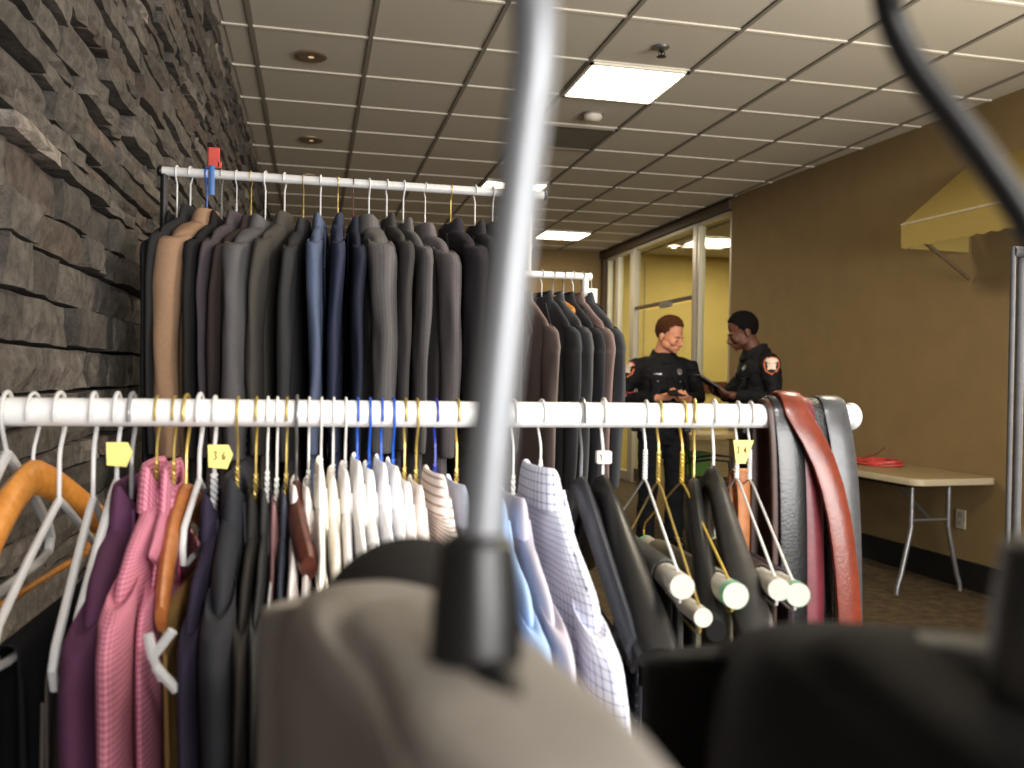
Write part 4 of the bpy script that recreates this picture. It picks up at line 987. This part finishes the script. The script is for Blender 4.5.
    obj('trousers', remeshed(b, .010, 3, .007, 12, seed+3), cloth('uniform_trouser', (18, 19, 24), weave=.2), root)
    for s in (-1, 1):
        b = MB().ball((s*.118, -.052, .042), (.048, .135, .042), 14, 8).tube([(s*.115, .035, .03), (s*.114, .032, .16)], [.056, .054], 12).box((s*.118, -.045, .010), (.09, .25, .02))
        bt = obj('boot', remeshed(b, .008, 2), mat('boot_leather', (16, 15, 15), .3, noise_amt=.2), root)
    obj('duty_belt', MB().loft([ering(.180, .134, .955), ering(.184, .137, .96), ering(.184, .137, 1.005), ering(.180, .134, 1.01)]), M_black, root)
    for x, y, w_ in ((.16, -.07, .06), (-.17, -.04, .05), (.185, .04, .06), (-.185, .05, .07), (.09, -.12, .05)):
        obj('belt_pouch', MB().box((x*1.05, y*1.05, .955), (w_, w_*.8, .12)), M_black, root, bevel=.01)
    return root
L_arms = [((-.205, .01, 1.425), (-.275, .045, 1.145), (-.085, -.195, 1.165)), ((.205, .01, 1.425), (.275, .02, 1.155), (.115, -.225, 1.155))]
L_hands = [((-.085, -.195, 1.165), (.62, -.62, .22), (.45, .25, .85), -1, .55), ((.115, -.225, 1.155), (-.55, -.70, .18), (-.35, .25, .9), 1, .6)]
pl_ = person('man with short auburn hair in dark uniform, looking down at phone in both hands', (2.690, 6.41, 0), R_(-4), 1.01, (206, 142, 112), (74, 44, 27), R_(36), R_(20), L_arms, L_hands, -1, 1.12, True, .006, 1, .015, 1.08)
R_arms = [((-.205, .01, 1.425), (-.255, -.03, 1.15), (-.11, -.225, 1.165)), ((.205, .01, 1.425), (.245, .03, 1.15), (.10, -.205, 1.165))]
R_hands = [((-.11, -.225, 1.165), (.25, -.95, .25), (.45, -.1, .9), -1, .5), ((.10, -.205, 1.165), (-.18, -.95, .22), (-.45, -.1, .9), 1, .55)]
pr_ = person('man with close cropped black hair in dark uniform, reading a tablet in profile', (3.225, 5.90, 0), R_(-100), 1.035, (92, 58, 45), (16, 14, 14), R_(-6), R_(24), R_arms, R_hands, 1, 1.09, False, -.004, 2, .055, 1.12)
def held(owner, name, label, cat, local, rot):
    M = Matrix.Translation(owner.location) @ owner.rotation_euler.to_matrix().to_4x4() @ Matrix.Scale(owner.scale.x, 4) @ Matrix.Translation(local) @ Euler(rot).to_matrix().to_4x4()
    t = thing(name, label, cat); t.matrix_world = M; return t
t = held(pl_, 'phone', 'dark phone held in the hands of the man with auburn hair', 'phone', (.015, -.285, 1.205), (.55, 0, .15))
obj('phone_body', MB().box((0, 0, 0), (.145, .075, .012)), M_black, t, smooth=False, bevel=.003)
obj('screen', MB().box((0, 0, .0065), (.13, .066, .001)), mat('dark_screen', (30, 32, 36), .15), t, smooth=False)
t = held(pr_, 'tablet', 'dark tablet held up by the man with black hair', 'tablet', (-.01, -.325, 1.238), (-.55, 0, 0))
obj('tablet_case', MB().box((0, 0, 0), (.20, .27, .014)).box((0, .05, -.012), (.06, .02, .012)), M_black, t, smooth=False, bevel=.004)
obj('screen', MB().box((0, 0, .0075), (.175, .235, .001)), mat('dark_screen', (30, 32, 36), .15), t, smooth=False)


# ------------------------------------------------------------------ light and camera
def area(name, loc, target, size, power, col, sy=None, spread=180):
    l = bpy.data.lights.new(name, 'AREA'); l.energy = power; l.size = size; l.color = col
    if sy: l.shape = 'RECTANGLE'; l.size_y = sy
    l.spread = math.radians(spread)
    o = bpy.data.objects.new(name, l); C.objects.link(o); o.location = loc
    o.rotation_euler = (Vector(target)-Vector(loc)).to_track_quat('-Z', 'Y').to_euler(); return o
area('window_daylight', (1.8, -2.9, 1.5), (1.6, 3, 3.4), 3.2, 300, (1, .98, .95), 1.4)
area('ceiling_fill', (3.35, 1.3, 1.9), (1.9, 2.8, 3.1), 1.4, 85, (1, .93, .82))  # unseen lamp added off to the right to brighten the ceiling
for k, (x, y) in enumerate(((cx(2), cy(1)), (cx(2), cy(6)), (cx(4), cy(10)), (cx(2), cy(-4)), (cx(5), cy(-3)))):  # the last two belong to the added unseen panels
    area('panel_lamp', (x, y, ZC-.03), (x, y, 0), .56, 30 if k < 4 else 5, (1, .87, .64))
for x, y in ((5.3, 10.35), (6.6, 8.2), (5.3, 7.2)): area('office_light', (x, y, ZC-.03), (x, y, 0), 1.1, 42, (1, .90, .66), .56)  # the last has no panel, added to brighten the yellow room
def spot(name, loc, target, power, angle, blend, r, col=(1, 1, 1)):
    l = bpy.data.lights.new(name, 'SPOT'); l.energy = power; l.spot_size = math.radians(angle); l.spot_blend = blend; l.shadow_soft_size = r; l.color = col
    o = bpy.data.objects.new(name, l); C.objects.link(o); o.location = loc
    o.rotation_euler = (Vector(target)-Vector(loc)).to_track_quat('-Z', 'Y').to_euler(); return o
spot('fill_spot', (.75, -1.9, 2.85), (.26, 1.0, 1.20), 330, 22, 1.0, .12, (1, .98, .96))  # unseen spot added to brighten the middle of the front rail
w = bpy.data.worlds.new('world'); bpy.context.scene.world = w; w.use_nodes = True
w.node_tree.nodes['Background'].inputs[0].default_value = (.9, .95, 1, 1); w.node_tree.nodes['Background'].inputs[1].default_value = .25

cam = bpy.data.cameras.new('camera'); co = bpy.data.objects.new('camera', cam); C.objects.link(co)
yaw, pit, roll = .2256, -.0084, -.0157
fwd = Vector((math.sin(yaw)*math.cos(pit), math.cos(yaw)*math.cos(pit), math.sin(pit)))
right = Vector((math.cos(yaw), -math.sin(yaw), 0)); up = right.cross(fwd)
rr = right*math.cos(roll)+up*math.sin(roll)*-1
rr = right*math.cos(roll)-up*math.sin(roll); uu = right*math.sin(roll)+up*math.cos(roll)
Mx = Matrix((rr, uu, -fwd)).transposed().to_4x4(); Mx.translation = (0, 0, 1.32)
co.matrix_world = Mx
cam.sensor_width = 36; cam.lens = 871/1024*36; cam.clip_start = .01; cam.clip_end = 100
cam.dof.use_dof = True; cam.dof.focus_distance = 1.9; cam.dof.aperture_fstop = (cam.lens/1000)/.0050
sc = bpy.context.scene; sc.camera = co
sc.view_settings.view_transform = 'Standard'; sc.view_settings.look = 'None'
sc.view_settings.exposure = 0
try: sc.cycles.use_denoising = True
except Exception: pass
